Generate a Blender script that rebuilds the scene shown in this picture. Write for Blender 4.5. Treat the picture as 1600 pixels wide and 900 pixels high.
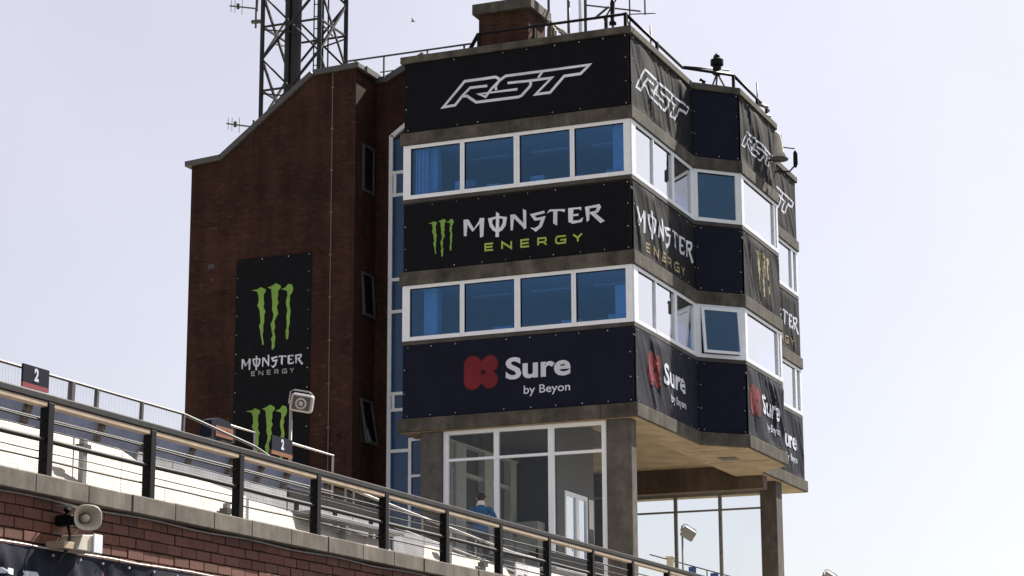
import bpy, bmesh, math, random
from mathutils import Vector, Matrix
from math import radians, sin, cos, pi, sqrt

for o in list(bpy.data.objects):
    bpy.data.objects.remove(o, do_unlink=True)
SC = bpy.context.scene
COL = SC.collection
rnd = random.Random(7)

# ------------------------------------------------------------------ camera
PITCH, YAW, ROLL = radians(12.79), radians(22.66), radians(-0.25)
cd = bpy.data.cameras.new('camera')
cam = bpy.data.objects.new('camera', cd)
COL.objects.link(cam)
fw = Vector((-sin(YAW) * cos(PITCH), cos(YAW) * cos(PITCH), sin(PITCH)))
rt = Vector((cos(YAW), sin(YAW), 0))
upv = rt.cross(fw)
r2 = cos(ROLL) * rt + sin(ROLL) * upv
u2 = -sin(ROLL) * rt + cos(ROLL) * upv
cam.matrix_world = Matrix(((r2.x, u2.x, -fw.x, 0), (r2.y, u2.y, -fw.y, 0), (r2.z, u2.z, -fw.z, 1.6), (0, 0, 0, 1)))
cd.sensor_width = 36
cd.lens = 36 * 3440 / 1600
cd.clip_start = 0.1
cd.clip_end = 5000
SC.camera = cam

# ------------------------------------------------------------------ sky, sun, exposure
SUN_EL = radians(44)
SUN_AZ = math.atan2(0.298, 0.954)          # from +Y towards +X
w = bpy.data.worlds.new('World')
SC.world = w
w.use_nodes = True
nt = w.node_tree
bg = nt.nodes['Background']
sky = nt.nodes.new('ShaderNodeTexSky')
sky.sky_type = 'NISHITA'
sky.sun_disc = False
sky.sun_elevation = SUN_EL
sky.sun_rotation = SUN_AZ
sky.altitude = 0
sky.air_density = 1.0
sky.dust_density = 1.2
sky.ozone_density = 4.0
SDIR = Vector((sin(SUN_AZ) * cos(SUN_EL), cos(SUN_AZ) * cos(SUN_EL), sin(SUN_EL)))
# thin high veil of cloud: scatters sunlight forward (Henyey-Greenstein), even over the whole sky
VEIL_G, VEIL = 0.15, 2.04
tc = nt.nodes.new('ShaderNodeTexCoord')
dt = nt.nodes.new('ShaderNodeVectorMath')
dt.operation = 'DOT_PRODUCT'
dt.inputs[1].default_value = SDIR
nt.links.new(tc.outputs['Generated'], dt.inputs[0])
def wmath(op, a, b):
    n = nt.nodes.new('ShaderNodeMath')
    n.operation = op
    for i, v in enumerate((a, b)):
        if isinstance(v, (int, float)):
            n.inputs[i].default_value = v
        else:
            nt.links.new(v, n.inputs[i])
    return n.outputs[0]
hg = wmath('POWER', wmath('SUBTRACT', 1 + VEIL_G ** 2, wmath('MULTIPLY', dt.outputs['Value'], 2 * VEIL_G)), -1.5)
vn = nt.nodes.new('ShaderNodeTexNoise')
vn.inputs['Scale'].default_value = 4.5
vn.inputs['Detail'].default_value = 5
nt.links.new(tc.outputs['Generated'], vn.inputs['Vector'])
hg = wmath('MULTIPLY', hg, wmath('ADD', 0.83, wmath('MULTIPLY', vn.outputs['Fac'], 0.34)))
vc = nt.nodes.new('ShaderNodeVectorMath')
vc.operation = 'SCALE'
vc.inputs[0].default_value = (VEIL * 1.0, VEIL * 0.872, VEIL * 0.835)
nt.links.new(hg, vc.inputs['Scale'])
va = nt.nodes.new('ShaderNodeVectorMath')
va.operation = 'ADD'
th = nt.nodes.new('ShaderNodeVectorMath')      # the veil dims the blue sky behind it
th.operation = 'SCALE'
th.inputs['Scale'].default_value = 0.303
nt.links.new(sky.outputs[0], th.inputs[0])
nt.links.new(th.outputs[0], va.inputs[0])
nt.links.new(vc.outputs[0], va.inputs[1])
nt.links.new(va.outputs[0], bg.inputs['Color'])
bg.inputs['Strength'].default_value = 0.1
sd = bpy.data.lights.new('sun', 'SUN')
sd.energy = 5.0
sd.angle = radians(0.5)
sd.color = (1.0, 0.93, 0.82)
sun = bpy.data.objects.new('sun', sd)
COL.objects.link(sun)
sdir = Vector((sin(SUN_AZ) * cos(SUN_EL), cos(SUN_AZ) * cos(SUN_EL), sin(SUN_EL)))
sun.rotation_euler = sdir.to_track_quat('Z', 'Y').to_euler()
sun.location = (0, 0, 60)
SC.view_settings.view_transform = 'Standard'
SC.view_settings.look = 'None'
SC.view_settings.exposure = 1.1
SC.view_settings.gamma = 1.0
SC.view_settings.use_curve_mapping = False
SC.render.engine = 'CYCLES'
SC.cycles.max_bounces = 8
SC.cycles.transparent_max_bounces = 16

# ------------------------------------------------------------------ materials
def newmat(name):
    m = bpy.data.materials.new(name)
    m.use_nodes = True
    return m, m.node_tree, m.node_tree.nodes, m.node_tree.links, m.node_tree.nodes['Principled BSDF']


def ramp(N, L, src, stops):
    r = N.new('ShaderNodeValToRGB')
    el = r.color_ramp.elements
    while len(el) < len(stops):
        el.new(0.5)
    for e, (p, c) in zip(el, stops):
        e.position = p
        e.color = (*c, 1) if len(c) == 3 else c
    L.new(src, r.inputs[0])
    return r


def worldpos(N, L, scale=(1, 1, 1)):
    g = N.new('ShaderNodeNewGeometry')
    mp = N.new('ShaderNodeMapping')
    mp.inputs['Scale'].default_value = scale
    L.new(g.outputs['Position'], mp.inputs['Vector'])
    return mp.outputs[0]


def noise(N, L, vec, scale, detail=6, rough=0.6):
    n = N.new('ShaderNodeTexNoise')
    n.inputs['Scale'].default_value = scale
    n.inputs['Detail'].default_value = detail
    n.inputs['Roughness'].default_value = rough
    L.new(vec, n.inputs['Vector'])
    return n.outputs['Fac']


def mixc(N, L, fac, a, b, mode='MIX'):
    m = N.new('ShaderNodeMix')
    m.data_type = 'RGBA'
    m.blend_type = mode
    for s, v in ((0, fac), (6, a), (7, b)):
        if hasattr(v, 'links') or hasattr(v, 'is_linked'):
            L.new(v, m.inputs[s])
        elif s == 0:
            m.inputs[0].default_value = v
        else:
            m.inputs[s].default_value = (*v, 1)
    return m.outputs[2]


def bump(N, L, B, h, strength, dist=0.01):
    b = N.new('ShaderNodeBump')
    b.inputs['Strength'].default_value = strength
    b.inputs['Distance'].default_value = dist
    L.new(h, b.inputs['Height'])
    L.new(b.outputs[0], B.inputs['Normal'])


def mat_worn(name, base, var=0.25, scale=3.0, rough=0.7, bstr=0.2, metallic=0.0, streak=True, spec=0.5, dark=0.55):
    m, T, N, L, B = newmat(name)
    p = worldpos(N, L)
    n1 = noise(N, L, p, scale, 8, 0.65)
    r1 = ramp(N, L, n1, [(0.3, tuple(c * (1 - var) for c in base)), (0.7, tuple(min(1, c * (1 + var)) for c in base))])
    col = r1.outputs[0]
    if streak:
        p2 = worldpos(N, L, (1.5, 1.5, 0.35))
        n2 = noise(N, L, p2, 1.6, 8, 0.75)
        r2_ = ramp(N, L, n2, [(0.42, (dark, dark, dark)), (0.62, (1, 1, 1))])
        col = mixc(N, L, 0.8, col, r2_.outputs[0], 'MULTIPLY')
    L.new(col, B.inputs['Base Color'])
    n3 = noise(N, L, p, scale * 14, 4, 0.6)
    rr = ramp(N, L, n3, [(0.2, (rough * 0.8,) * 3), (0.8, (min(1, rough * 1.2),) * 3)])
    L.new(rr.outputs[0], B.inputs['Roughness'])
    B.inputs['Metallic'].default_value = metallic
    B.inputs['Specular IOR Level'].default_value = spec
    if bstr:
        bump(N, L, B, n3, bstr, 0.004)
    return m


def mat_brick(name, c1, c2, mortar, bw=0.225, bh=0.075):
    m, T, N, L, B = newmat(name)
    g = N.new('ShaderNodeNewGeometry')
    s = N.new('ShaderNodeSeparateXYZ')
    L.new(g.outputs['Position'], s.inputs[0])
    a = N.new('ShaderNodeMath')
    a.operation = 'ADD'
    L.new(s.outputs[0], a.inputs[0])
    L.new(s.outputs[1], a.inputs[1])
    c = N.new('ShaderNodeCombineXYZ')
    L.new(a.outputs[0], c.inputs[0])
    L.new(s.outputs[2], c.inputs[1])
    bt = N.new('ShaderNodeTexBrick')
    bt.inputs['Scale'].default_value = 1.0
    bt.inputs['Brick Width'].default_value = bw
    bt.inputs['Row Height'].default_value = bh
    bt.inputs['Mortar Size'].default_value = 0.006
    bt.inputs['Mortar Smooth'].default_value = 0.2
    bt.inputs['Bias'].default_value = -0.25
    bt.inputs['Color1'].default_value = (*c1, 1)
    bt.inputs['Color2'].default_value = (*c2, 1)
    bt.inputs['Mortar'].default_value = (*mortar, 1)
    L.new(c.outputs[0], bt.inputs['Vector'])
    p = worldpos(N, L)
    n1 = noise(N, L, p, 0.9, 6, 0.65)
    r1 = ramp(N, L, n1, [(0.28, (0.55, 0.55, 0.55)), (0.72, (1.35, 1.28, 1.2))])
    col = mixc(N, L, 0.9, bt.outputs['Color'], r1.outputs[0], 'MULTIPLY')
    p2 = worldpos(N, L, (2.0, 2.0, 6.0))
    n2 = noise(N, L, p2, 2.3, 4, 0.7)
    r2_ = ramp(N, L, n2, [(0.57, (0, 0, 0)), (0.75, (1, 1, 1))])
    col = mixc(N, L, r2_.outputs[0], col, tuple(min(1, x * 1.7 + 0.01) for x in c1))
    p3 = worldpos(N, L, (1.3, 1.3, 0.16))
    n3 = noise(N, L, p3, 1.4, 7, 0.7)
    r3_ = ramp(N, L, n3, [(0.36, (0.55, 0.55, 0.57)), (0.6, (1.08, 1.06, 1.04))])
    col = mixc(N, L, 0.85, col, r3_.outputs[0], 'MULTIPLY')
    n4 = noise(N, L, p, 2.6, 3, 0.5)
    r4_ = ramp(N, L, n4, [(0.24, (0.35, 0.35, 0.35)), (0.31, (1, 1, 1))])
    col = mixc(N, L, 0.8, col, r4_.outputs[0], 'MULTIPLY')
    L.new(col, B.inputs['Base Color'])
    B.inputs['Roughness'].default_value = 0.9
    B.inputs['Specular IOR Level'].default_value = 0.12
    inv = N.new('ShaderNodeMath')
    inv.operation = 'SUBTRACT'
    inv.inputs[0].default_value = 1.0
    L.new(bt.outputs['Fac'], inv.inputs[1])
    bump(N, L, B, inv.outputs[0], 0.6, 0.008)
    return m


def mat_loose_brick(name):
    m, T, N, L, B = newmat(name)
    oi = N.new('ShaderNodeObjectInfo')
    r = ramp(N, L, oi.outputs['Random'], [(0.0, (0.10, 0.04, 0.03)), (0.4, (0.15, 0.058, 0.042)), (0.75, (0.17, 0.072, 0.052)), (1.0, (0.12, 0.058, 0.046))])
    p = worldpos(N, L)
    n1 = noise(N, L, p, 18, 6, 0.7)
    r1 = ramp(N, L, n1, [(0.25, (0.65, 0.65, 0.65)), (0.75, (1.25, 1.2, 1.15))])
    col = mixc(N, L, 1.0, r.outputs[0], r1.outputs[0], 'MULTIPLY')
    L.new(col, B.inputs['Base Color'])
    B.inputs['Roughness'].default_value = 0.85
    n2 = noise(N, L, p, 90, 4, 0.6)
    bump(N, L, B, n2, 0.35, 0.004)
    return m


def mat_plain(name, col, rough=0.5, metallic=0.0, spec=0.5, var=0.12, bstr=0.0, scale=6):
    return mat_worn(name, col, var, scale, rough, bstr, metallic, False, spec)


def mat_vinyl(name, col, rough=0.64):
    m, T, N, L, B = newmat(name)
    p = worldpos(N, L)
    n1 = noise(N, L, p, 1.1, 5, 0.6)
    r1 = ramp(N, L, n1, [(0.3, tuple(c * 0.8 for c in col)), (0.7, tuple(c * 1.25 for c in col))])
    L.new(r1.outputs[0], B.inputs['Base Color'])
    n2 = noise(N, L, p, 5, 5, 0.6)
    rr = ramp(N, L, n2, [(0.2, (rough - 0.07,) * 3), (0.8, (rough + 0.12,) * 3)])
    L.new(rr.outputs[0], B.inputs['Roughness'])
    B.inputs['IOR'].default_value = 1.25
    B.inputs['Specular IOR Level'].default_value = 0.5
    n3 = noise(N, L, p, 240, 2, 0.5)
    bump(N, L, B, n3, 0.15, 0.001)
    return m


def mat_glass(name, tint, ior, gloss=(1, 1, 1), wob=0.0):
    m, T, N, L, B = newmat(name)
    N.remove(B)
    out = [n for n in N if n.type == 'OUTPUT_MATERIAL'][0]
    tr = N.new('ShaderNodeBsdfTransparent')
    tr.inputs[0].default_value = (*tint, 1)
    gl = N.new('ShaderNodeBsdfGlossy')
    gl.inputs['Color'].default_value = (*gloss, 1)
    gl.inputs['Roughness'].default_value = 0.015
    mx = N.new('ShaderNodeMixShader')
    fr = N.new('ShaderNodeFresnel')
    ge = N.new('ShaderNodeNewGeometry')     # a thin pane reflects alike from both sides
    mr = N.new('ShaderNodeMapRange')
    mr.inputs['To Min'].default_value = ior
    mr.inputs['To Max'].default_value = 1.0 / ior
    L.new(ge.outputs['Backfacing'], mr.inputs['Value'])
    L.new(mr.outputs[0], fr.inputs['IOR'])
    if gloss != (1, 1, 1):      # coated glass: coloured head on, neutral at grazing angles
        lw = N.new('ShaderNodeLayerWeight')
        lw.inputs['Blend'].default_value = 0.5
        cr = ramp(N, L, lw.outputs['Facing'], [(0.15, gloss), (0.6, (1, 1, 1))])
        L.new(cr.outputs[0], gl.inputs['Color'])
        fr = ramp(N, L, lw.outputs['Facing'], [(0.0, (.12,) * 3), (0.3, (.16,) * 3), (0.66, (.7,) * 3), (1.0, (1.0,) * 3)])
        oi = N.new('ShaderNodeObjectInfo')          # panes differ a little in coating and grime
        pg = worldpos(N, L, (1.0, 1.0, 0.5))
        ng = noise(N, L, pg, 1.1, 6, 0.65)
        def mth(op, a, b):
            n = N.new('ShaderNodeMath')
            n.operation = op
            for i, v in enumerate((a, b)):
                if isinstance(v, (int, float)):
                    n.inputs[i].default_value = v
                else:
                    L.new(v, n.inputs[i])
            return n.outputs[0]
        k = mth('MULTIPLY', mth('ADD', 0.72, mth('MULTIPLY', oi.outputs['Random'], 0.4)), mth('ADD', 0.55, mth('MULTIPLY', ng, 0.95)))
        kf = mth('MULTIPLY', fr.outputs[0], k)
        L.new(mth('MINIMUM', kf, 1.0), mx.inputs[0])
    if wob:
        p = worldpos(N, L)
        n = noise(N, L, p, 1.3, 2, 0.4)
        b = N.new('ShaderNodeBump')
        b.inputs['Strength'].default_value = wob
        b.inputs['Distance'].default_value = 0.02
        L.new(n, b.inputs['Height'])
        L.new(b.outputs[0], gl.inputs['Normal'])
    L.new(fr.outputs[0], mx.inputs[0])
    L.new(tr.outputs[0], mx.inputs[1])
    L.new(gl.outputs[0], mx.inputs[2])
    L.new(mx.outputs[0], out.inputs[0])
    return m


M = {}
M['brick'] = mat_brick('dark_red_brick', (0.047, 0.0225, 0.018), (0.033, 0.016, 0.0135), (0.042, 0.028, 0.024))
M['loose_brick'] = mat_loose_brick('wall_brick')
M['mortar'] = mat_worn('mortar', (0.07, 0.045, 0.038), 0.3, 8, 0.9, 0.3, streak=False)
M['concrete'] = mat_worn('stained_concrete', (0.1, 0.092, 0.08), 0.5, 2.2, 0.9, 0.35, dark=0.5, spec=0.2)
M['concrete_dark'] = mat_worn('sooty_concrete', (0.085, 0.08, 0.07), 0.35, 2.6, 0.85, 0.35, dark=0.35)
M['column'] = mat_worn('column_concrete', (0.115, 0.108, 0.1), 0.3, 3.5, 0.9, 0.4, dark=0.65, spec=0.2)
M['coping'] = mat_worn('coping_stone', (0.17, 0.148, 0.122), 0.35, 3.5, 0.9, 0.5, dark=0.5)
M['soffit'] = mat_worn('ochre_soffit', (0.3, 0.245, 0.17), 0.3, 1.6, 0.8, 0.15, streak=False)
M['beam'] = mat_worn('brown_beam', (0.12, 0.085, 0.07), 0.25, 2.0, 0.8, 0.2)
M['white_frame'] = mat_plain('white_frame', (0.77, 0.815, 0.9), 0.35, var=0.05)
M['blue_glass'] = mat_glass('blue_solar_glass', (0.27, 0.5, 0.88), 2.5, (0.36, 0.68, 1.0), 0.05)
M['clear_glass'] = mat_glass('clear_glass', (0.86, 0.89, 0.9), 1.45)
M['dark_glass'] = mat_glass('dark_glass', (0.3, 0.33, 0.36), 1.5)
M['link_blue'] = mat_worn('blue_spandrel_panel', (0.015, 0.055, 0.15), 0.2, 1.5, 0.12, 0.0, streak=False)
M['wall_core'] = mat_worn('dark_cladding', (0.055, 0.05, 0.048), 0.3, 3, 0.7, 0.15)
M['interior'] = mat_plain('interior_paint', (0.085, 0.083, 0.085), 0.8)
M['interior_dark'] = mat_plain('interior_dark', (0.05, 0.05, 0.058), 0.8)
M['interior_white'] = mat_plain('interior_white', (0.6, 0.6, 0.6), 0.7)
M['vinyl_black'] = mat_vinyl('black_vinyl', (0.0018, 0.0022, 0.0048))
M['vinyl_navy'] = mat_vinyl('navy_vinyl', (0.0042, 0.0062, 0.02))
M['print_white'] = mat_vinyl('white_print', (0.6, 0.63, 0.74), 0.48)
M['print_green'] = mat_vinyl('green_print', (0.19, 0.35, 0.075), 0.6)
M['print_lime'] = mat_vinyl('lime_print', (0.33, 0.43, 0.09), 0.45)
M['print_red'] = mat_vinyl('red_print', (0.15, 0.016, 0.024), 0.6)
M['print_rim'] = mat_vinyl('dark_orange_print', (0.03, 0.01, 0.008), 0.6)
M['eyelet'] = mat_plain('white_tie', (0.55, 0.55, 0.58), 0.4)
M['black_metal'] = mat_worn('black_paint', (0.006, 0.006, 0.0075), 0.3, 9, 0.5, 0.1, streak=False, spec=0.14)
M['rail_paint'] = mat_worn('worn_rail_paint', (0.02, 0.02, 0.022), 0.5, 7, 0.6, 0.15, streak=False, spec=0.25)
M['steel'] = mat_worn('galvanised_steel', (0.28, 0.28, 0.285), 0.25, 8, 0.5, 0.1, 0.4, False)
M['dark_steel'] = mat_worn('weathered_steel', (0.075, 0.072, 0.075), 0.35, 8, 0.6, 0.15, 0.2, False)
M['mast'] = mat_worn('mast_steel', (0.028, 0.028, 0.034), 0.35, 6, 0.65, 0.1, 0.0, False, 0.2)
M['cable_black'] = mat_plain('black_cable', (0.012, 0.012, 0.014), 0.5)
M['timber'] = mat_worn('beige_timber', (0.42, 0.33, 0.24), 0.2, 5, 0.75, 0.2, streak=False)
M['white_board'] = mat_worn('white_board', (0.5, 0.465, 0.42), 0.22, 2.5, 0.7, 0.15, dark=0.85)
M['grey_board'] = mat_worn('grey_board', (0.3, 0.31, 0.35), 0.12, 2.5, 0.7, 0.15, dark=0.75)
M['screen'] = mat_worn('pale_blue_sheet', (0.2, 0.25, 0.42), 0.14, 1.8, 0.5, 0.1, dark=0.75)
M['rust'] = mat_worn('rusty_steel', (0.06, 0.04, 0.03), 0.4, 8, 0.8, 0.2, streak=False)
M['conductor'] = mat_plain('dull_strip', (0.11, 0.085, 0.065), 0.7)
M['window_grey'] = mat_plain('window_grey', (0.06, 0.06, 0.064), 0.6, spec=0.2)
M['print_sunlit'] = mat_vinyl('sunlit_print', (0.36, 0.3, 0.16), 0.45)  # gold tone paints sunlight into the lime and green print
M['sunlit_chimney_brick'] = mat_brick('sunlit_chimney_brick', (0.075, 0.036, 0.026), (0.05, 0.025, 0.019), (0.07, 0.05, 0.04))  # the dark red brick, lightened in colour for sun on the chimney side
M['horn'] = mat_worn('beige_plastic', (0.52, 0.47, 0.39), 0.12, 9, 0.5, 0.1, streak=False)
M['cream_box'] = mat_worn('cream_box', (0.6, 0.56, 0.48), 0.14, 7, 0.55, 0.1, streak=False)
M['grey_metal'] = mat_plain('grey_metal', (0.27, 0.27, 0.275), 0.5)
M['lead'] = mat_worn('lead_flashing', (0.06, 0.06, 0.064), 0.25, 4, 0.6, 0.2, streak=False)
M['roof'] = mat_worn('roof_felt', (0.09, 0.09, 0.095), 0.25, 3, 0.9, 0.3, streak=False)
M['sign_blue'] = mat_plain('sign_navy', (0.003, 0.005, 0.017), 0.6, spec=0.12)
M['sign_red'] = mat_plain('sign_red', (0.26, 0.05, 0.055), 0.6, spec=0.2)
M['sign_orange'] = mat_plain('sign_orange', (0.24, 0.11, 0.06), 0.6, spec=0.2)
M['flag_blue'] = mat_plain('flag_blue', (0.04, 0.09, 0.32), 0.7)
M['asphalt'] = mat_worn('asphalt', (0.06, 0.06, 0.06), 0.3, 3, 0.9, 0.4, streak=False)
M['grass'] = mat_worn('grass_field', (0.06, 0.09, 0.03), 0.4, 0.3, 0.95, 0.3, streak=False)
M['paving'] = mat_worn('terrace_concrete', (0.5, 0.43, 0.34), 0.2, 2, 0.9, 0.3, streak=False)
M['skin'] = mat_plain('skin', (0.45, 0.27, 0.2), 0.5)
M['jacket'] = mat_worn('blue_jacket', (0.018, 0.085, 0.21), 0.3, 6, 0.8, 0.3, streak=False)
M['trousers'] = mat_worn('dark_trousers', (0.018, 0.022, 0.035), 0.3, 8, 0.9, 0.2, streak=False)
M['hair'] = mat_plain('dark_hair', (0.02, 0.015, 0.012), 0.6)
M['cap_white'] = mat_plain('white_collar', (0.6, 0.6, 0.6), 0.8)

# ------------------------------------------------------------------ builders
class MB:
    def __init__(s):
        s.v = []
        s.f = []

    def add(s, vs, fs):
        b = len(s.v)
        s.v += [tuple(v) for v in vs]
        s.f += [tuple(b + i for i in f) for f in fs]
        return s

    def box(s, x0, x1, y0, y1, z0, z1):
        return s.add([(x0, y0, z0), (x1, y0, z0), (x1, y1, z0), (x0, y1, z0), (x0, y0, z1), (x1, y0, z1), (x1, y1, z1), (x0, y1, z1)],
                     [(0, 3, 2, 1), (4, 5, 6, 7), (0, 1, 5, 4), (1, 2, 6, 5), (2, 3, 7, 6), (3, 0, 4, 7)])

    def obox(s, c, ax, ay, az):
        c, ax, ay, az = Vector(c), Vector(ax), Vector(ay), Vector(az)
        vs = [c + sx * ax + sy * ay + sz * az for sz in (-1, 1) for sx, sy in ((-1, -1), (1, -1), (1, 1), (-1, 1))]
        return s.add(vs, [(0, 3, 2, 1), (4, 5, 6, 7), (0, 1, 5, 4), (1, 2, 6, 5), (2, 3, 7, 6), (3, 0, 4, 7)])

    def bar(s, p, q, wd, ht=None):
        p, q = Vector(p), Vector(q)
        d = (q - p).normalized()
        ref = Vector((0, 0, 1)) if abs(d.z) < 0.9 else Vector((0, 1, 0))
        a = d.cross(ref).normalized()
        b = a.cross(d)
        return s.obox((p + q) / 2, (q - p) / 2, a * wd / 2, b * (ht or wd) / 2)

    def prism(s, poly, z0, z1):
        n = len(poly)
        vs = [(x, y, z0) for x, y in poly] + [(x, y, z1) for x, y in poly]
        return s.add(vs, [tuple(range(n))[::-1], tuple(range(n, 2 * n))] + [(i, (i + 1) % n, n + (i + 1) % n, n + i) for i in range(n)])

    def prism_y(s, poly, y0, y1):
        n = len(poly)
        vs = [(x, y0, z) for x, z in poly] + [(x, y1, z) for x, z in poly]
        return s.add(vs, [tuple(range(n)), tuple(range(n, 2 * n))[::-1]] + [(i, n + i, n + (i + 1) % n, (i + 1) % n) for i in range(n)])

    def prism_x(s, poly, x0, x1):
        n = len(poly)
        vs = [(x0, y, z) for y, z in poly] + [(x1, y, z) for y, z in poly]
        return s.add(vs, [tuple(range(n))[::-1], tuple(range(n, 2 * n))] + [(i, (i + 1) % n, n + (i + 1) % n, n + i) for i in range(n)])

    def tube(s, pts, r, n=8, caps=True):
        pts = [Vector(p) for p in pts]
        rs = r if isinstance(r, (list, tuple)) else [r] * len(pts)
        rings = []
        for i, p in enumerate(pts):
            d = (pts[min(i + 1, len(pts) - 1)] - pts[max(i - 1, 0)]).normalized()
            ref = Vector((0, 0, 1)) if abs(d.z) < 0.9 else Vector((0, 1, 0))
            a = d.cross(ref).normalized()
            b = a.cross(d)
            rings.append([p + rs[i] * (cos(2 * pi * k / n) * a + sin(2 * pi * k / n) * b) for k in range(n)])
        vs = [v for rg in rings for v in rg]
        fs = []
        for i in range(len(pts) - 1):
            for k in range(n):
                fs.append((i * n + k, i * n + (k + 1) % n, (i + 1) * n + (k + 1) % n, (i + 1) * n + k))
        if caps:
            fs.append(tuple(range(n))[::-1])
            fs.append(tuple((len(pts) - 1) * n + k for k in range(n)))
        return s.add(vs, fs)

    def build(s, name, mat, parent=None, bevel=0.0, smooth=False):
        me = bpy.data.meshes.new(name)
        me.from_pydata(s.v, [], s.f)
        me.validate()
        bm = bmesh.new()
        bm.from_mesh(me)
        bmesh.ops.recalc_face_normals(bm, faces=bm.faces)
        bm.to_mesh(me)
        bm.free()
        return link(name, me, mat, parent, bevel, smooth)


def link(name, me, mat, parent=None, bevel=0.0, smooth=False):
    if mat is not None:
        me.materials.append(M[mat] if isinstance(mat, str) else mat)
    o = bpy.data.objects.new(name, me)
    COL.objects.link(o)
    if parent is not None:
        o.parent = parent
        lo = Vector(parent.location)
        q = parent.parent
        while q is not None:
            lo += Vector(q.location)
            q = q.parent
        o.location = -lo
    if bevel:
        md = o.modifiers.new('bevel', 'BEVEL')
        md.width = bevel
        md.segments = 2
        md.limit_method = 'ANGLE'
    if smooth:
        for p in me.polygons:
            p.use_smooth = True
    return o


def tag(o, label=None, cat=None, group=None, kind=None):
    if label:
        o['label'] = label
    if cat:
        o['category'] = cat
    if group:
        o['group'] = group
    if kind:
        o['kind'] = kind
    return o


def thing(name, loc, label, cat, group=None):
    o = bpy.data.objects.new(name, None)
    o.empty_display_size = 0.3
    COL.objects.link(o)
    o.location = loc
    return tag(o, label, cat, group)


def B1(name, mat, parent, *box, bevel=0.0):
    return MB().box(*box).build(name, mat, parent, bevel)


# ------------------------------------------------------------------ ground, terrace (setting)
tag(MB().add([(-2500, -2500, 0), (2500, -2500, 0), (2500, 2500, 0), (-2500, 2500, 0)], [(0, 1, 2, 3)]).build('ground', 'grass'), kind='structure')
tag(MB().box(-11.9, 22, -60, 400, -0.2, 0.02).build('road', 'asphalt'), kind='structure')
tag(MB().box(-60, -12.42, -8, 64, 3.9, 4.42).build('terrace_floor', 'paving'), kind='structure')
tag(MB().box(-30, -18.0, 38, 61.6, 4.425, 6.0).build('tower_podium', 'paving'), kind='structure')

# ------------------------------------------------------------------ control tower
X0, YF, XL, YB = -16.44, 46.6, -22.3, 61.0
OUT = [(XL, YF), (X0, YF), (X0, 51.25), (X0 + .96, 52.21), (X0 + .96, 55.56), (X0, 56.52), (X0, YB), (XL, YB)]


def offset(poly, d):
    n = len(poly)
    res = []
    for i in range(n):
        p0, p1, p2 = Vector(poly[i - 1]), Vector(poly[i]), Vector(poly[(i + 1) % n])
        d1, d2 = (p1 - p0).normalized(), (p2 - p1).normalized()
        n1, n2 = Vector((d1.y, -d1.x)), Vector((d2.y, -d2.x))
        a, b = p1 + n1 * d, p1 + n2 * d
        den = d1.x * d2.y - d1.y * d2.x
        t = ((b - a).x * d2.y - (b - a).y * d2.x) / den
        res.append(tuple(a + d1 * t))
    return res


tower = thing('control_tower', (-19.4, 53.0, 4.42), 'three storey concrete control tower with blue windows, wrapped in dark banners', 'tower')
S = [(9.8, 10.13, 11.86, 12.0, 13.36), (13.36, 13.7, 15.34, 15.5, 16.86), (16.86, 17.18, 18.95, 19.12, None)]
MB().prism(offset(OUT, -0.03), 10.125, 11.985).build('spandrel_wall', 'wall_core', tower)
MB().prism(offset(OUT, -0.03), 13.375, 15.485).build('spandrel_wall', 'wall_core', tower)
MB().prism(offset(OUT, -0.03), 16.875, 18.955).build('spandrel_wall', 'wall_core', tower)


def ringband(name, mat, d_out, d_in, z0, z1, bevel=0.015):
    a, b = offset(OUT, d_out), offset(OUT, d_in)
    n = len(a)
    m = MB()
    vs = [(x, y, z0) for x, y in a] + [(x, y, z1) for x, y in a] + [(x, y, z0) for x, y in b] + [(x, y, z1) for x, y in b]
    fs = []
    for i in range(n):
        j = (i + 1) % n
        fs += [(i, j, n + j, n + i), (2 * n + j, 2 * n + i, 3 * n + i, 3 * n + j), (n + i, n + j, 3 * n + j, 3 * n + i), (j, i, 2 * n + i, 2 * n + j)]
    m.add(vs, fs)
    return m.build(name, mat, tower, bevel)


ringband('concrete_band', 'concrete', 0.07, -0.2, 16.862, 17.17)
ringband('concrete_band', 'concrete', 0.07, -0.2, 13.362, 13.69)
OO = offset(OUT, 0.09)
XI0, XI1, YI0, YI1 = XL + 0.8, X0 - 0.8, YF + 0.8, YB - 0.8
BEAMS = [[OO[0], (XI1 - .002, OO[0][1]), (XI1 - .002, YI0), (OO[0][0], YI0)],
         [(XI1, OO[1][1])] + OO[1:7] + [(XI1, OO[6][1])],
         [(OO[0][0], YI1), (XI1 - .002, YI1), (XI1 - .002, OO[7][1]), OO[7]],
         [(OO[0][0], YI0 + .002), (XI0, YI0 + .002), (XI0, YI1 - .002), (OO[0][0], YI1 - .002)]]
for bpl in BEAMS:
    MB().prism(bpl, 9.8, 10.12).build('slab_edge', 'concrete', tower, 0.015)
ringband('roof_kerb', 'concrete', 0.08, -0.3, 18.957, 19.13)
MB().prism(offset(OUT, -0.31), 18.957, 19.03).build('roof_deck', 'roof', tower)
ringband('window_sill', 'wall_core', 0.02, -0.15, 15.40, 15.497, 0.005)
ringband('window_sill', 'wall_core', 0.02, -0.15, 11.90, 11.997, 0.005)
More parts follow.
